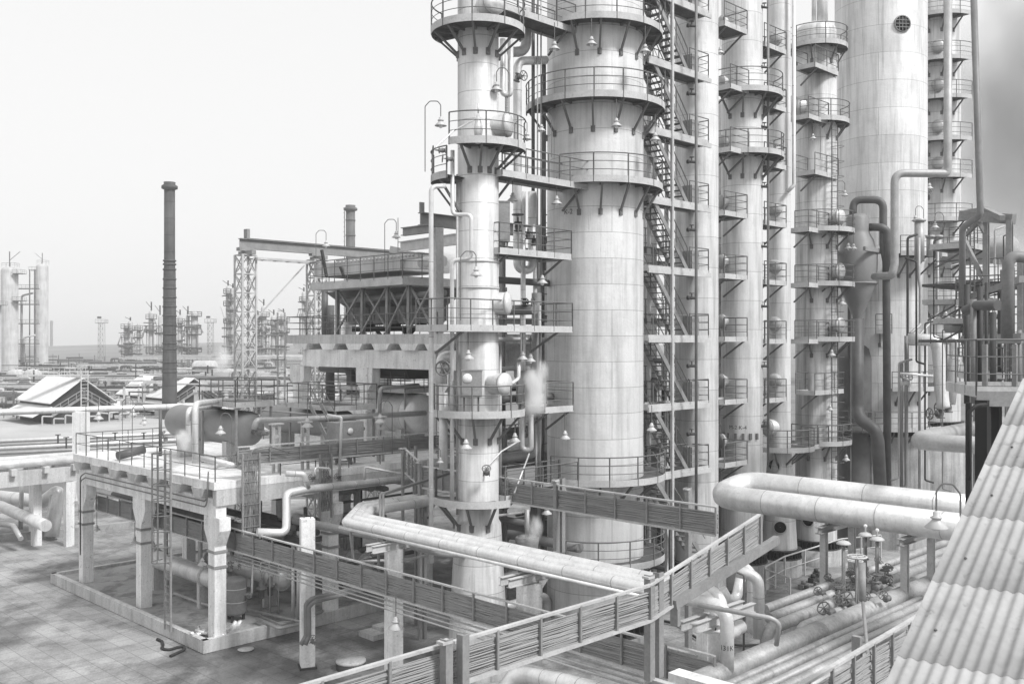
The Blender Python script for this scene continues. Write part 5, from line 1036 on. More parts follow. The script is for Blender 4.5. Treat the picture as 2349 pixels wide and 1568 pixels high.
# --- huge K1 and its neighbour
T7, p7 = column(26.7, 2.64, 7.0, 40, 'huge smooth pale column on a concrete drum, right of centre', ped=2.8, ph=1.6, streak=.34, c=.73)
ring_platform(T7, p7, 7.0, 2.64, 3.6, -215, -45, 8, br=.9); ring_platform(T7, p7, 9.3, 2.64, 3.4, -100, -52, 3, br=.9); ring_platform(T7, p7, 17.0, 2.64, 4.2, -96, -52, 3, br=1.2); ring_platform(T7, p7, 12.6, 2.64, 3.3, -115, -100, 2, br=.8)
x = Vector((math.cos(R(-84)), math.sin(R(-84)), 0)); b = MB(); b.lathe(p7+UP*30.4, [(.01, 2.6), (.45, 2.6), (.45, 2.655), (.01, 2.655)], 28, axis=x); o = b.build('manhole', 'black', T7)
b = MB(); y_ = x.cross(UP)
for k in (-.2, 0, .2): b.bar(p7+x*2.68+y_*k+UP*30.0, p7+x*2.68+y_*k+UP*30.8, .03); b.bar(p7+x*2.68-y_*.4+UP*(30.4+k), p7+x*2.68+y_*.4+UP*(30.4+k), .03)
b.lathe(p7+UP*30.4, [(.44, 2.6), (.5, 2.6), (.5, 2.7), (.44, 2.7)], 28, axis=x); b.build('manhole_grille', 'steel', o)
T8, p8 = column(35.1, 1.5, 6.8, 38, 'pale column with many walkways at the far right end of the row', ped=1.9, ph=1.5, streak=.4)
for z in (33.2, 30.3, 27.8, 25.1, 22.7, 19.9, 17.2, 14.6, 9.5): ring_platform(T8, p8, z, 1.5, 2.5, -175, -55, 4, br=.9)
for z in (31.2, 28.7, 26.0, 23.6): manhole(T8, p8, -110, z, 1.5, .4, .25, 'pipe_grey')
# second row of slimmer plant behind, filling the gaps between the columns
for k, (s_, t, r, zt, lab) in enumerate(((3.6, 5.5, .7, 17, 'shaded column glimpsed behind the stair tower'), (9.6, 4.6, .5, 24, 'thin column glimpsed between the third and fourth columns'), (-4.0, 3.0, .45, 12, 'short shaded column behind the gap right of the first column'), (17.3, 5, .6, 26, 'thin column glimpsed between the slimmest and the streaked column'))):
    p = row(s_, t); T = thing('back_column', p, lab, 'column', 'columns behind the row'); MB().lathe(p, [(r, 0), (r, zt-r), (r*.7, zt-.2), (.01, zt)], 24).build('shell', 'pipe_grey', T)
GAPS = [(-5.6, -2.4, 'gap between the first and the widest column'), (2, 6, 'stair tower'), (8.4, 10, 'gap between the third and fourth columns'), (12.4, 14, 'gap left of the slimmest column'), (15.8, 17.4, 'gap right of the slimmest column')]
for g0, g1, gl in GAPS:
    for k in range(13):
        s_ = rnd.uniform(g0, g1); t = rnd.uniform(1.8, 6.5) if 'widest' not in gl else rnd.uniform(.6, 1.6); z = .6+k*(1.15 if 'stair' in gl or 'widest' in gl else .95); r = rnd.choice([.06, .09, .14, .2]); ax = rnd.choice([ER, EL, ER]); ln = rnd.uniform(1.5, 5); p = row(s_, t, z)
        pipe('pipe', [p-ax*ln/2, p+ax*ln/2, p+ax*ln/2+UP*rnd.choice([-z+.1, rnd.uniform(2, 7)])], r, rnd.choice(['pipe_grey', 'pipe_mid', 'pipe_dark', 'pipe_dark']), ORD[k]+' bent pipe behind the '+gl, r*2.5, 8, 'pipes behind the row of columns')
T = thing('back_frame', row(6, 4), 'grey steel frame with floors glimpsed between the columns', 'frame')
for s_ in (-.5, 1.5, 4.5, 8.8, 13.2, 16.8):
    for t in (2.6, 7): b = MB(); b.ibeam(row(s_, t), row(s_, t, 17), .2, .25, up=ER); b.build('leg', 'steel', T)
for z in (3.4, 6.6, 9.8, 13, 16.4):
    for t in (2.6, 7): b = MB(); b.ibeam(row(-.5, t, z), row(16.8, t, z), .2, .3); b.build('beam', 'steel', T)
    if z < 12: b = MB(); q = [row(-.5, 2.6, z+.16), row(16.8, 2.6, z+.16), row(16.8, 7, z+.16), row(-.5, 7, z+.16)]; b.add(q+[p-UP*.04 for p in q], [(0, 1, 2, 3), (7, 6, 5, 4)]); b.build('floor', 'grating', T)
    b = MB(); railing(b, [row(-.5, 2.5, z), row(16.8, 2.5, z)], 1.05, 1.5); b.build('handrail', 'rail', T)
# ================================================================ PIPES AROUND THE FIRST TWO COLUMNS
for pts, r, m, lab, bd in (
    ([(1022, 426, 34.6), (989, 428, 34.4), (989, 1290, 34.4)], .085, 'pipe', 'tall thin white riser left of the first column', 3),
    ([(1038, 345, 34.8), (1038, 492, 34.8), (1081, 492, 34.6), (1081, 592, 34.6), (1037, 598, 34.8), (1037, 1150, 34.8)], .075, 'pipe', 'white pipe with a square loop in front of the first column', 2.5),
    ([(1049, 400, 35.4), (1049, 1180, 35.4)], .045, 'pipe_grey', 'thin grey pipe along the left edge of the first column', 0),
    ([(1040, 818, 35.6), (1013, 818, 35.6), (1013, 880, 35.6)], .2, 'pipe', 'fat pale elbow above the hand wheel left of the first column', 0),
    ([(1017, 900, 35.6), (1017, 1075, 35.6)], .16, 'pipe', 'fat pale standing pipe left of the first column foot', 0),
    ([(1147, 790, 36.4), (1147, 1130, 36.4)], .07, 'pipe_grey', 'thin grey pipe along the right edge of the first column', 0),
    ([(1207, 20, 38.5), (1207, 118, 38.5), (1170, 120, 38)], .2, 'pipe_grey', 'fat grey elbow high up between the first two columns', .8),
    ([(1252, 138, 39.4), (1187, 140, 38.4), (1187, 618, 38.4), (1221, 620, 38.6), (1221, 440, 38.6)], .17, 'pipe', 'long pale pipe with a U bend between the first two columns', 1.2),
    ([(1153, 90, 37), (1153, 216, 37), (1171, 218, 37), (1171, 90, 37)], .11, 'pipe', 'narrow pale U pipe right of the first column near the top', 0),
    ([(1162, 222, 37), (1162, 330, 37)], .06, 'pipe_mid', 'thin banded stub below the narrow U pipe', .2),
    ([(1223, 0, 39.2), (1223, 470, 39.2)], .07, 'pipe_dark', 'thin dark pipe standing left of the widest column', 0),
    ([(1247, 140, 39.6), (1247, 620, 39.6)], .1, 'pipe_dark', 'dark pipe hugging the left flank of the widest column', 0),
    ([(1200, 440, 38.4), (1200, 1000, 38.4)], .1, 'pipe', 'pale standing pipe through the valve platforms between the first two columns', 2),
    ([(1197, 950, 37.2), (1197, 1030, 37.2), (1218, 1032, 37.2), (1218, 950, 37.2)], .11, 'pipe_grey', 'grey U pipe hanging below the steam cloud', 0),
    ([(1230, 955, 38.2), (1230, 1120, 38.2)], .04, 'pipe_grey', 'left of two thin pipes below the walkway by the widest column', 0), ([(1238, 700, 38.2), (1238, 1120, 38.2)], .05, 'pipe_grey', 'right of two thin pipes below the walkway by the widest column', 0),
    ([(1233, 0, 38.8), (1233, 640, 38.8)], .03, 'pipe_grey', 'left conduit of the pair left of the widest column', 0), ([(1241, 0, 38.8), (1241, 640, 38.8)], .03, 'pipe_grey', 'right conduit of the pair left of the widest column', 0),
    ([(1150, 895, 36.5), (1190, 868, 37), (1190, 830, 37)], .07, 'pipe', 'pale pipe from the round cover to the large cabinet', 0),
    ([(1195, 1175, 36.5), (1140, 1182, 35.8)], .05, 'pipe_grey', 'ice crusted small pipe beside the smoking pot', 0),
    ([(1188, 1012, 36), (1150, 1035, 35.3), (1122, 1065, 35), (1118, 1090, 35)], .03, 'pipe', 'thin white hose slanting down the first column', 0),
    ([(1214, 1040, 37), (1180, 1130, 35.6)], .03, 'pipe', 'thin white hose slanting to the tray before the first column', 0)):
    pipe('pipe', [V(*q) for q in pts], r, m, lab, r*2.8, 12, None, bd)
for k, (px, py, d, s_, up, lab) in enumerate(((1022, 843, 35, .3, (-.1, -1, 0), 'big spoked hand wheel valve left of the first column'), (1187, 178, 37.8, .22, (.6, -.7, 0), 'valve with hand wheel on the long pale pipe near the top'),
        (1188, 520, 37.9, .26, UP, 'left dark valve on the rectangular platform between the first two columns'), (1211, 540, 38, .2, UP, 'middle dark valve on the rectangular platform'), (1225, 555, 38.2, .2, UP, 'right dark valve on the rectangular platform'), (1203, 692, 37.8, .2, (.9, -.4, 0), 'valve with hand wheel above the long straight platform'),
        (1116, 1085, 34.7, .18, (0, -.6, .6), 'valve with a small wheel low on the first column'), (1015, 345, 34.4, .18, (-1, -.2, 0), 'valve above the small left walkway'), (1034, 365, 34.4, .16, (-1, 0, .1), 'second valve on the small left walkway'))):
    valve(V(px, py, d), (1, 0, 0) if k in (6, 7, 8) else UP if k != 1 else (.3, 0, 1), s_, lab, 'dark' if k in (2, 3, 4, 5) else 'pipe_mid', up)
b = MB(); c = V(1097, 270, 34.4); b.tube([c-UP*.9, c-UP*.4, c+UP*.1], [.1, .17, .06], 9); b.tube([c+UP*.15, c+UP*.5], .03, 6); b.tube([c+UP*.1-UP*.1, V(1040, 300, 34.3), V(1000, 338, 34)], .03, 5); tag(b.build('steam_trap', 'pipe'), 'lagged trap and hose on the second walkway of the first column', 'valve')
pt = V(1209, 1248, 36.2); T = thing('condensate_pot', pt, 'pot crusted with pale deposit, smoking, at the foot between the first two columns', 'pot'); b = MB(); b.lathe(pt, [(.3, -1.4), (.42, 0), (.45, .25), (.38, .3), (.35, .1), (.01, .1)], 24); b.build('pot', 'pipe_mid', T); b = MB(); b.tube([pt+UP*.1, pt+UP*1.3], .09, 8); b.build('inlet', 'pipe_grey', T)
# ================================================================ LAMPS
def lamp_proto(kind):
    T = thing('bell_lamp', (0, 0, 0), '', 'lamp'); b = MB(); b.lathe((0, 0, 0), [(.23, 0), (.235, .015), (.1, .15), (.09, .17), (.09, .2), (.12, .2), (.12, .23), (.07, .25), (.07, .32), (.03, .35), (.01, .36)], 20); b.lathe((0, 0, 0), [(.225, .002), (.09, .15)], 20); b.build('shade', 'lampshade', T)
    b = MB(); b.lathe((0, 0, 0), [(.01, -.09), (.06, -.07), (.085, .0), (.07, .1)], 12); b.build('bulb_glass', 'glass', T); b = MB()
    if kind == 0: b.tube([(0, 0, .34), (0, 0, 1.15)], .018, 5)
    elif kind == 1: b.tube([(0, 0, .34), (0, 0, .8), (-.12, 0, .95), (-.42, 0, .95), (-.6, 0, .75), (-.6, 0, -1.75)], .02, 5, .12)
    else: b.tube([(0, 0, .34), (0, 0, .75), (.12, 0, .92), (.35, 0, .9), (.5, 0, .7), (.5, 0, -1.3)], .02, 5, .12)
    b.build('bracket_arm', 'rail', T); return T
protos = [lamp_proto(k) for k in range(3)]; used = [False]*3
LAMPS = [  # x, y, distance, kind, scale, place
    (1272, 114, 37.2, 0, 1, 'hanging lamp at the left below the top walkway of the widest column'), (1357, 103, 37.0, 0, 1, 'hanging lamp in the middle below the top walkway of the widest column'), (1480, 120, 38.2, 0, 1, 'hanging lamp at the right below the top walkway of the widest column'),
    (1414, 290, 37.0, 0, 1, 'hanging lamp below the second walkway, before the widest column'), (1503, 322, 38.8, 0, 1, 'hanging lamp at the right below the second walkway, before the stairs'), (1277, 468, 37.6, 0, 1, 'hanging lamp below the third walkway of the widest column'),
    (1176, 461, 36.8, 0, 1, 'hanging lamp between the first two columns above the valve platform'), (1244, 650, 37.4, 0, 1, 'hanging lamp below the valve platform left of the widest column'), (1139, 208, 35.3, 2, 1, 'gooseneck lamp on the right flank of the first column near the top'),
    (1011, 289, 33.8, 1, 1, 'gooseneck lamp against the sky left of the first column'), (1242, 301, 37.8, 2, .85, 'gooseneck lamp beside the left edge of the widest column'), (1209, 320, 36.4, 1, .85, 'lamp at the right end of the second walkway of the first column'),
    (1092, 632, 34.5, 1, 1, 'gooseneck lamp in front of the middle of the first column'), (1074, 823, 34.6, 0, 1, 'lamp above the cabinet with the white dial'), (1199, 824, 37, 0, .95, 'left lamp of the pair above the steam'), (1217, 829, 37.4, 0, .95, 'right lamp of the pair above the steam'),
    (1069, 1028, 33.8, 0, 1, 'caged lamp hanging low before the first column'), (1181, 1012, 36.3, 0, 1, 'lamp hanging between the first two columns below the steam'), (1296, 1006, 37.6, 0, 1, 'lamp before the stained patch of the widest column'), (1495, 987, 40, 0, 1, 'lamp hanging low in the stair tower'),
    (1254, 1178, 36.5, 0, .95, 'lamp below the tray at the foot of the widest column'), (1010, 1060, 35, 1, .6, 'small lamp left of the first column by the tray'), (1865, 319, 51.8, 2, .9, 'gooseneck lamp on the streaked column high up'), (1938, 449, 54, 1, .95, 'gooseneck lamp before the huge column'),
    (1946, 570, 52, 0, .9, 'left lamp of the pair before the dark hopper'), (1958, 571, 52, 0, .9, 'right lamp of the pair before the dark hopper'), (1931, 698, 53, 0, 1.2, 'lamp left of the cone of the dark hopper'), (1908, 815, 52, 0, 1, 'lamp on the right flank of the streaked column'),
    (1904, 940, 52.3, 0, .9, 'lamp low on the streaked column beside its ladder'), (1941, 1055, 52.4, 0, 1, 'lamp inside the ladder cage at the foot of the streaked column'), (1652, 123, 46, 0, .95, 'lamp between third and fourth columns near the top'), (1785, 261, 49.8, 0, 1, 'lamp before the slimmest column high up'),
    (226, 961, 44, 1, 1.05, 'left lamp of three rising above the far rail of the drum deck'), (305, 952, 45, 1, .9, 'middle lamp of three rising above the far rail of the drum deck'), (331, 972, 44, 1, 1, 'right lamp of three rising above the far rail of the drum deck'), (506, 994, 39.5, 2, 1, 'lamp in front of the right end of the nearest dark drum'),
    (222, 1215, 50, 0, .9, 'small lamp below the deck by its farthest left column'), (309, 1243, 47, 0, .9, 'small lamp under the deck between the two left columns'), (353, 1260, 45.5, 0, 1, 'lamp under the deck right of its middle left column'), (464, 1295, 39.5, 0, .9, 'lamp under the deck left of the corner column'), (181, 1209, 52, 0, 1.2, 'lamp left of the farthest left deck column'),
    (748, 565, 55, 1, 1.05, 'gooseneck lamp above the left end of the air cooler'), (909, 545, 50.5, 1, 1.1, 'gooseneck lamp against the sky above the air cooler'), (705, 979, 41.5, 0, 1.2, 'lamp before the cabinet on the drum deck'), (872, 969, 44, 2, 1.2, 'gooseneck lamp before the big pale drum'), (846, 945, 49, 0, .9, 'small lamp by the frame column before the big pale drum'),
    (908, 1441, 31.2, 0, 1.2, 'lamp hanging below the long tray before the square column'), (2148, 1210, 20.5, 2, 1.12, 'large gooseneck lamp beside the corrugated roof'), (2100, 507, 54, 2, 1, 'lamp right of the big riser before the huge column'), (2145, 523, 56, 2, 1.1, 'lamp above the round platform right of the huge column'),
    (2131, 627, 58, 0, 1, 'lamp below the round platform right of the huge column'), (2170, 727, 60, 1, 1.1, 'lamp low on the far right column'), (2132, 433, 60, 0, 1.1, 'lamp on the far right column beside the dark window')]
for x, y, d, k, s_, lab in LAMPS:
    o = protos[k] if not used[k] else copy_tree(protos[k]); used[k] = True; o.location = V(x, y, d); o.scale = (s_*.9,)*3; tag(o, lab, 'lamp', 'bell shaped plant lamps')
# ================================================================ RIGHT SIDE
def vv(*a): return [V(*q) for q in a]
hp = V(1967, 640, 55); T = thing('dark_hopper', Vector((hp.x, hp.y, 12)), 'dark grey hopper with conical bottom in front of the huge column', 'hopper'); hz = lambda y: ydist(y, 55)
MB().lathe((hp.x, hp.y, 0), [(.24, hz(735)), (.3, hz(722)), (1.04, hz(651)), (1.07, hz(581)), (.98, hz(575)), (.88, hz(552)), (.66, hz(536)), (.62, hz(530)), (.62, hz(500)), (.45, hz(492)), (.01, hz(489))], 40).build('shell', 'drum', T)
b = MB(); b.lathe((hp.x, hp.y, 0), [(1.04, hz(648)), (1.09, hz(648)), (1.09, hz(652)), (1.04, hz(652))], 40); b.build('seam', 'steel', T)
b = MB(); c = Vector((hp.x, hp.y, hz(577))); b.bar(c-ER*1.5-EL*1.1, c+ER*1.5-EL*1.1, .14, .22); b.bar(c-ER*1.5+EL*1.1, c+ER*1.5+EL*1.1, .14, .22); b.bar(c+ER*1.1-EL*1.5, c+ER*1.1+EL*1.5, .14, .22); b.build('carrying_frame', 'steel', T)
for a, e in ((1.3, 1.1), (-1.3, 1.1)): b = MB(); q = Vector((hp.x, hp.y, 0))+ER*a+EL*e; b.bar(q, q+UP*hz(579), .16); b.build('leg', 'pipe_dark', T)
for pts, r, m, lab, bd in (
    (vv((1967, 730, 55), (1967, 935, 55), (1972, 960, 54.6), (2008, 985, 54), (2014, 1010, 54), (2020, 1130, 54)), .34, 'pipe_dark', 'dark pipe falling from the hopper and jogging right to the ground', 0),
    (vv((1957, 498, 55), (1957, 458, 55), (2026, 458, 54.4), (2026, 560, 54.4), (2033, 600, 54.4), (2036, 1130, 54.4)), .21, 'pipe_dark', 'dark pipe arching from the hopper top and down beside it', 0),
    (vv((1990, 521, 55), (2022, 521, 54.2), (2036, 530, 54.2), (2036, 640, 54.2)), .22, 'pipe_dark', 'dark pipe leaving the hopper neck to the right', 0),
    (vv((2175, -40, 50), (2174, 390, 50), (2170, 398, 50), (2052, 397, 50), (2052, 606, 50), (2046, 632, 50), (2006, 634, 53.5)), .2, 'pipe_grey', 'long grey riser stepping left and joining the hopper flank', 0),
    (vv((2232, -60, 30), (2249, 494, 30), (2208, 522, 30.5), (2207, 700, 31)), .1, 'pipe_mid', 'thin grey riser rising out of the picture at the far right', 0),
    (vv((2108, 545, 53), (2108, 640, 53), (2111, 660, 53), (2111, 745, 53), (2088, 765, 52)), .08, 'pipe_grey', 'left pipe dropping from the round platform right of the huge column', 0),
    (vv((2151, 560, 53.5), (2151, 720, 53.5), (2110, 768, 52.5), (2109, 1120, 52)), .07, 'pipe_grey', 'right pipe dropping from the round platform and slanting left', 0),
    (vv((2082, 778, 51.5), (2145, 780, 51), (2152, 800, 51), (2163, 925, 50.5), (2165, 935, 50.5)), .32, 'pipe', 'left of two silver ducts bending down at the right', 1.0),
    (vv((2150, 775, 52.5), (2190, 778, 52), (2192, 800, 52), (2178, 925, 51.5)), .3, 'pipe', 'right of two silver ducts bending down at the right', 1.0),
    (vv((2170, 748, 44), (2243, 749, 43), (2256, 775, 43), (2256, 910, 43)), .28, 'pipe_grey', 'left of two upper silver ducts behind the near platform', 0),
    (vv((2255, 745, 46), (2274, 750, 45), (2277, 775, 45), (2277, 910, 45)), .24, 'pipe_grey', 'right of two upper silver ducts behind the near platform', 0),
    (vv((2330, 1026, 29.5), (2108, 1012, 31.5), (2112, 1006, 32.5), (2300, 968, 42)), .27, 'pipe_grey', 'grey folded duct reaching in from the right below the silver ducts', 0),
    (vv((2068, 830, 52), (2068, 1120, 52)), .1, 'pipe_mid', 'left of two plain standing pipes before the concrete drum', 0), (vv((2079, 770, 52), (2079, 1118, 52), (2062, 1122, 52)), .1, 'pipe_mid', 'right of two plain standing pipes before the concrete drum', 0),
    (vv((2310, 780, 24), (2313, 600, 24), (2325, 588, 24), (2380, 592, 24)), .14, 'pipe_mid', 'blurred looping pipe at the right picture edge', 0),
    (vv((2290, 700, 26), (2240, 700, 27), (2215, 712, 27.5)), .14, 'pipe_dark', 'dark pipe bend left of the looping pipe at the right edge', 0),
    (vv((1821, -30, 50.2), (1821, 425, 50.2), (1806, 440, 50.2)), .1, 'pipe', 'pale riser left of the streaked column ending in an elbow', 3),
    (vv((2062, 856, 50), (2140, 862, 50)), .06, 'pipe', 'thin white level pipe before the concrete column at right', 0),
    (vv((1895, 1195, 46), (1895, 1330, 46)), .05, 'pipe_mid', 'thin pole before the foot of the streaked column', 0)):
    pipe('pipe', pts, r, m, lab, r*2.6, 14, None, bd)
for k, (px, py, d) in enumerate(((2158, 948, 50), (2176, 935, 51), (2075, 876, 51), (2122, 452, 59))): valve(V(px, py, d), UP if k < 2 else (1, 0, 0), .34, ['dark valve under the left silver duct', 'dark valve under the right silver duct', 'white lagged valve before the lower ring of the huge column', 'dark valve on the far right column near its window'][k], 'pipe_dark' if k != 2 else 'pipe', (-1, -.2, 0) if k < 2 else (0, -.5, .5))
for k, (px, y0, y1, w_) in enumerate(((2109, 508, 600, .26), (2134, 545, 588, .2), (2152, 545, 592, .2))): b = MB(); b.tube(vv((px, y0, 54), (px, y1, 54)), w_, 12); b.lathe(V(px, y0, 54), [(.01, .12), (w_*1.3, .12), (w_*1.3, 0), (w_, 0)], 12); tag(b.build('gauge_vessel', 'pipe_grey'), ['left and largest upright pot on the round platform right of the huge column', 'middle upright pot on the round platform right of the huge column', 'right upright pot on the round platform right of the huge column'][k], 'pot')
q = V(1962, 900, 58); T = thing('dark_vessel', Vector((q.x, q.y, 0)), 'wide dark standing vessel low between the streaked and the huge column', 'vessel')
MB().lathe((q.x, q.y, 0), [(1.1, 0), (1.1, 11), (.95, 11.6), (.5, 12.0), (.01, 12.1)], 36).build('shell', 'pipe_dark', T)
b = MB(); b.lathe((q.x, q.y, 0), [(1.1, 6.9), (1.9, 6.9), (1.9, 6.8), (1.1, 6.8)], 24, 150, 330, smooth=False); o = b.build('platform', 'grating', T); b = MB()
for hh in (.4, .75, 1.1): b.arc((q.x, q.y), 1.9, 6.9+hh, 150, 330, .02)
for i in range(9): a = R(150+i*22.5); b.bar((q.x+1.9*math.cos(a), q.y+1.9*math.sin(a), 6.8), (q.x+1.9*math.cos(a), q.y+1.9*math.sin(a), 8), .035)
b.build('handrail', 'rail', o)
# steelwork standing right of the columns
T = thing('steel_structure', V(2262, 900, 40), 'grey steel frame with roof beams at the far right', 'frame'); T.location.z = 0
for px, y0, d in ((2262, 485, 40), (2316, 505, 38), (2240, 640, 42), (2342, 600, 36)):
    b = MB(); p = V(px, y0, d); b.ibeam(Vector((p.x, p.y, 0)), p, .2, .24, .03, up=ER); b.build('leg', 'steel', T)
for a, c_, h in (((2204, 494, 41), (2326, 503, 38), .4), ((2215, 476+12, 41), (2262, 480, 40), .2), ((2262, 482, 40), (2300, 500, 38), .2), ((2200, 655, 44), (2272, 655, 41), .5), ((2205, 690, 43), (2345, 640, 35), .25), ((2210, 780, 40), (2349, 775, 34), .35)):
    b = MB(); b.bar(V(*a), V(*c_), .2, h); b.build('beam', 'steel', T)
for a, c_ in (((2215, 540, 41), (2262, 490, 40)), ((2262, 540, 40), (2240, 500, 40)), ((2208, 540, 41), (2255, 640, 40)), ((2205, 760, 42), (2240, 690, 42)), ((2225, 880, 41), (2212, 820, 42)), ((2212, 830, 42), (2245, 770, 41))):
    b = MB(); b.bar(V(*a), V(*c_), .14); b.build('brace', 'steel', T)
for z, d in ((ydist(655, 43), 43), (ydist(782, 41), 41)):
    b = MB(); b.box((V(2290, 0, d).x, d+.5, z), (5.5, 4, .12), 45); b.build('floor', 'grating', T); b = MB(); c = Vector((V(2290, 0, d).x, d, z)); railing(b, [c-ER*2-EL*2, c+ER*2-EL*2], 1.05, 1.2); railing(b, [c-ER*2+EL*2, c-ER*2-EL*2], 1.05, 1.2); b.build('handrail', 'rail', T)
htank(V(2240, 577, 56), EL*.9+ER*.1, 4.6, .75, 'lying grey tank high up right of the columns', 'pipe_grey', 'horizontal_tank', zb=ydist(610, 56))
for k in range(9):
    px = 2218+k*15; d = rnd.uniform(27, 40); y0 = rnd.uniform(560, 800); pipe('pipe', vv((px, y0, d), (px, 925, d)), rnd.choice([.05, .08, .11]), rnd.choice(['pipe_mid', 'pipe_grey', 'dark']), ['first', 'second', 'third', 'fourth', 'fifth', 'sixth', 'seventh', 'eighth', 'ninth'][k]+' from the left of the upright pipes in the steelwork at the right edge', 0, 10, 'upright pipes at the right edge')
OW = ['first', 'second', 'third', 'fourth', 'fifth', 'sixth', 'seventh', 'eighth', 'ninth', 'tenth', 'eleventh', 'twelfth', 'thirteenth', 'fourteenth']
for k in range(14):
    px = 2062+k*20; d = rnd.uniform(42, 54); y0 = rnd.uniform(520, 860); y1 = min(1120, y0+rnd.uniform(120, 420)); e = rnd.choice([-26, 22, 30])
    pipe('pipe', vv((px+e, y0-8, d), (px, y0, d), (px, y1, d), (px+rnd.choice([-18, 20]), y1+6, d)), rnd.choice([.03, .05, .07]), rnd.choice(['pipe_mid', 'pipe_grey', 'dark']), OW[k]+' from the left of the thin bent pipes before the far right columns', None, 8, 'thin bent pipes at the right')
for k, (px, py, d, w_, sp) in enumerate(((2220, 560, 41, 2.2, 1), (2290, 690, 38, 2.6, 1), (2230, 735, 41, 2.4, 0), (2300, 860, 36, 2.4, 1), (2195, 690, 46, 1.6, 0))):
    T = thing('small_platform', V(px, py, d), ['highest small railed platform in the steelwork at right', 'railed platform under the looping pipe at the right edge', 'railed platform just above the silver ducts at right', 'lowest railed platform in the steelwork at right', 'railed platform beside the far right column'][k], 'platform'); z = T.location.z; c = Vector((T.location.x, T.location.y, 0))
    rect_platform(T, c, w_, 1.6, ER, EL, z, 'nes' if sp else 'ne')
    b = MB()
    for s_ in (0, .45): b.bar(c+ER*s_-EL*.1+UP*(z-2.6), c+ER*s_-EL*.1+UP*(z+1.2), .05)
    for i in range(11): b.bar(c-EL*.1+UP*(z-2.4+i*.33), c+ER*.45-EL*.1+UP*(z-2.4+i*.33), .03)
    b.build('ladder', 'rail', T)
# near platform with dark posts
T = thing('near_platform', V(2240, 925, 22), 'blurred near platform with tall toe board at the right edge', 'platform'); T.location.z = 9; c = V(2240, 925, 22); c.z = 10.75; u = Vector((.93, -.2, 0)).normalized(); v = Vector((.2, .93, 0)).normalized()
dk = rect_platform(T, c, 5, 3, u, v, 10.9, 'ns', 1.15, False); b = MB(); b.bar(c-UP*.02, c+u*5-UP*.02, .05, .34); b.build('fascia', 'steel', T)
for k in range(8): b = MB(); q = c+u*(.25+k*.62)+v*.3; b.bar(q, q+UP*1.2, .1); b.build('upright', 'steel', T)
T = thing('portal_frame', V(2222, 1160, 20), 'dark portal of posts carrying the near platform beside the corrugated roof', 'frame'); T.location.z = 0
for px, d, w_ in ((2222, 21, .1), (2255, 22, .26), (2262, 24, .24), (2285, 23, .2)): b = MB(); p = V(px, 930, d); b.bar(Vector((p.x, p.y, 0)), Vector((p.x, p.y, 10.7)), w_); b.build('post', 'black', T)
b = MB(); b.tube(vv((2222, 1100, 20.8), (2222, 945, 20.8), (2238, 930, 20.8), (2262, 928, 21)), .045, 8, .25); b.build('handrail', 'black', T)
# ---- corrugated roof of a near gallery
A = V(2031, 1568, 9); Bp = V(2319, 930, 13.5); dr = (Bp-A).normalized(); ac_ = Vector((dr.y, -dr.x, 0)).normalized(); nr = dr.cross(ac_)*-1
if nr.z < 0: nr = -nr
T = thing('gallery', Vector((A.x, A.y, 0)), 'sloping gallery roofed with corrugated cement sheets at the lower right corner', 'gallery')
pitch = .118; k0, k1 = -1.0, 4.1; edges = [-2.3, -.85, .42, 1.72, 3.1, 4.35, 5.5, 6.9]; ncol = 30
for i in range(len(edges)-1):
    s0, s1 = edges[i], edges[i+1]+.12; b = MB(); vs = []; nu = ncol*10
    for j in range(nu+1):
        x = j/10*pitch; hgt = .013*math.cos(2*pi*j/10)
        for s_, lift in ((s0, .007), (s1, 0)):
            vs.append(A+dr*s_+ac_*x+nr*(hgt+lift))
        vs.append(A+dr*s0+ac_*x+nr*(hgt+.007-.007))
    b.add(vs, [(3*j, 3*j+1, 3*j+4, 3*j+3) for j in range(nu)]+[(3*j+2, 3*j, 3*j+3, 3*j+5) for j in range(nu)], True); o = b.build('roof_sheet', 'corr', T)
    b = MB()
    for j in range(1, ncol, 7): q = A+dr*(s0+.45)+ac_*(j*pitch+pitch)+nr*.03; b.lathe(q, [(.01, .012), (.012, .01), (.018, 0)], 8, axis=nr)
    b.build('roof_nail', 'dark', o)
P = [A-dr*2.3-nr*.06, A+dr*6.9-nr*.06]; w_ = ncol*pitch; b = MB(); q = [P[0], P[1], P[1]+ac_*w_, P[0]+ac_*w_]; b.add(q+[x-UP*2.6 for x in q], [(0, 1, 2, 3), (7, 6, 5, 4), (0, 4, 5, 1), (1, 5, 6, 2), (2, 6, 7, 3), (3, 7, 4, 0)]); b.build('wall', 'steel', T)
for s_ in (-1.8, 2.2, 6.2): b = MB(); q = A+dr*s_+ac_*w_*.5-UP*2.6; b.bar(Vector((q.x, q.y, 0)), q, .5); b.build('leg', 'concrete', T)
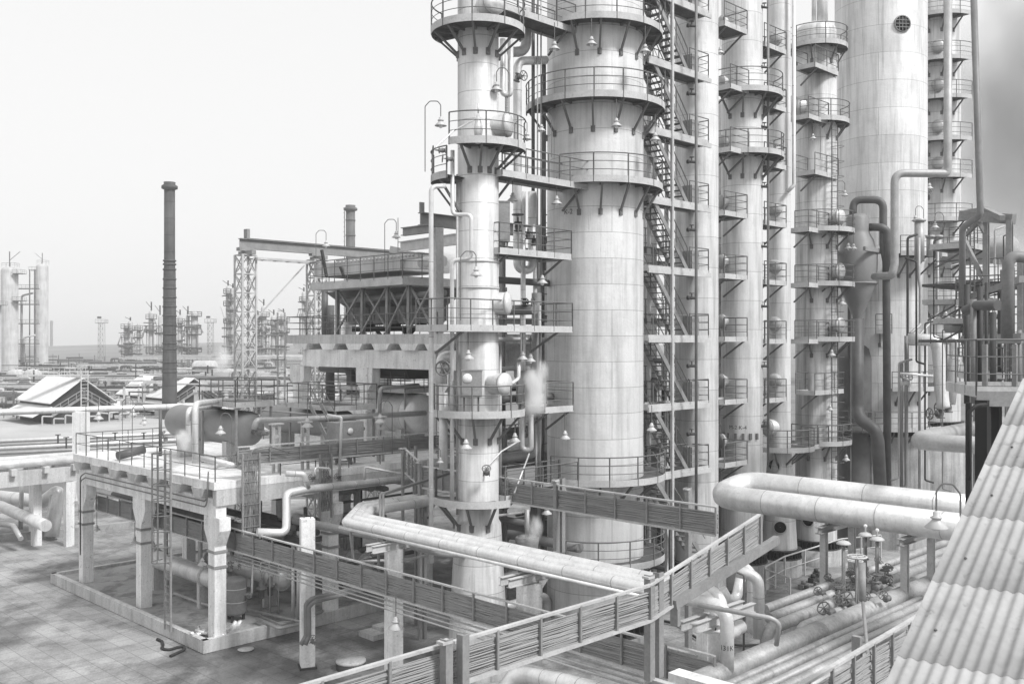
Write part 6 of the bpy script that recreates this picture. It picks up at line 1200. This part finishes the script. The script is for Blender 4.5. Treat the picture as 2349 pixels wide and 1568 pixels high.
# ================================================================ STEAM AND SMOKE (volumes)
def puff(name, blobs, dens, colr, label, scale=2.5, lo=.35, hi=.65):
    m_ = bpy.data.materials.new(name); m_.use_nodes = True; t = m_.node_tree; t.nodes.clear(); N = t.nodes.new; K = t.links.new; o = N('ShaderNodeOutputMaterial'); v = N('ShaderNodeVolumePrincipled'); v.inputs['Color'].default_value = (colr,)*3+(1,)
    tc = N('ShaderNodeTexCoord'); nz = N('ShaderNodeTexNoise'); nz.inputs['Scale'].default_value = scale; nz.inputs['Detail'].default_value = 5; K(tc.outputs['Object'], nz.inputs[0])
    mr = N('ShaderNodeMapRange'); mr.inputs['From Min'].default_value = lo; mr.inputs['From Max'].default_value = hi; K(nz.outputs['Fac'], mr.inputs['Value'])
    ln = N('ShaderNodeVectorMath'); ln.operation = 'LENGTH'; K(tc.outputs['Object'], ln.inputs[0]); fo = N('ShaderNodeMapRange'); fo.interpolation_type = 'SMOOTHSTEP'; fo.inputs['From Min'].default_value = 1; fo.inputs['From Max'].default_value = .25; fo.inputs['To Max'].default_value = dens; K(ln.outputs['Value'], fo.inputs['Value'])
    mu = N('ShaderNodeMath'); mu.operation = 'MULTIPLY'; K(mr.outputs[0], mu.inputs[0]); K(fo.outputs[0], mu.inputs[1]); K(mu.outputs[0], v.inputs['Density']); K(v.outputs[0], o.inputs['Volume'])
    root = None
    for c, r in blobs:
        mb = MB().lathe((0, 0, 0), [(math.sin(pi*i/10)+1e-4, -math.cos(pi*i/10)) for i in range(11)], 16)
        ob = mb.build(name if root is None else 'wisp', m_, None, (0, 0, 0)); ob.scale = r if isinstance(r, tuple) else (r,)*3; ob.location = c
        if root is None: root = ob; tag(ob, label, name, None, 'stuff')
        else:
            ob.parent = root; ob.location = [(c[i]-root.location[i])/root.scale[i] for i in range(3)]; ob.scale = [ob.scale[i]/root.scale[i] for i in range(3)]
puff('steam', [(V(1228, 925, 36.6), (.55, .4, .6)), (V(1232, 890, 36.7), (.5, .4, .8)), (V(1218, 868, 36.8), (.35, .35, .55)), (V(1244, 850, 36.9), (.3, .3, .5))], 9, .99, 'white steam cloud drifting beside the widest column', 1.3, .3, .8)
puff('steam', [(V(428, 1015, 40.4), (.4, .35, .6)), (V(418, 1000, 40.4), (.4, .3, .4))], 7, .99, 'wisp of steam at the left end of the nearest dark drum', 1.6)
puff('steam', [(V(1005, 600, 50), (1.4, .7, .6))], 5, .99, 'wisp of steam at the right end of the air cooler', 1.8)
puff('steam', [(V(1228, 1210, 36), (.35, .3, .6)), (V(1210, 1236, 36), (.5, .4, .25))], 7, .99, 'steam rising from the crusted pot', 1.6)
puff('steam', [(V(510, 832, 200), (2.5, 1.5, 5))], 1, .99, 'small steam plume on the plain beside the front lattice pylon', 1.6)
puff('smoke', [(V(2350, 150, 260), (30, 26, 40)), (V(2380, 390, 260), (34, 30, 34)), (V(2440, 240, 262), (34, 30, 50)), (V(2290, 300, 255), (14, 14, 40))], .06, .4, 'drifting grey smoke in the sky at the upper right', 1.6, .42, .66)
# ================================================================ HAZE
mb = MB(); mb.box((0, 420, 24), (2000, 1000, 52), 0); o = mb.build('haze', 'far'); o['kind'] = 'stuff'
hm = bpy.data.materials.new('haze_air'); hm.use_nodes = True; t = hm.node_tree; t.nodes.clear(); oo = t.nodes.new('ShaderNodeOutputMaterial'); v = t.nodes.new('ShaderNodeVolumePrincipled'); v.inputs['Color'].default_value = (.97, .97, .97, 1); v.inputs['Density'].default_value = .00055; t.links.new(v.outputs[0], oo.inputs['Volume']); o.data.materials.clear(); o.data.materials.append(hm); o['label'] = 'pale haze over the whole plant'; o['category'] = 'haze'
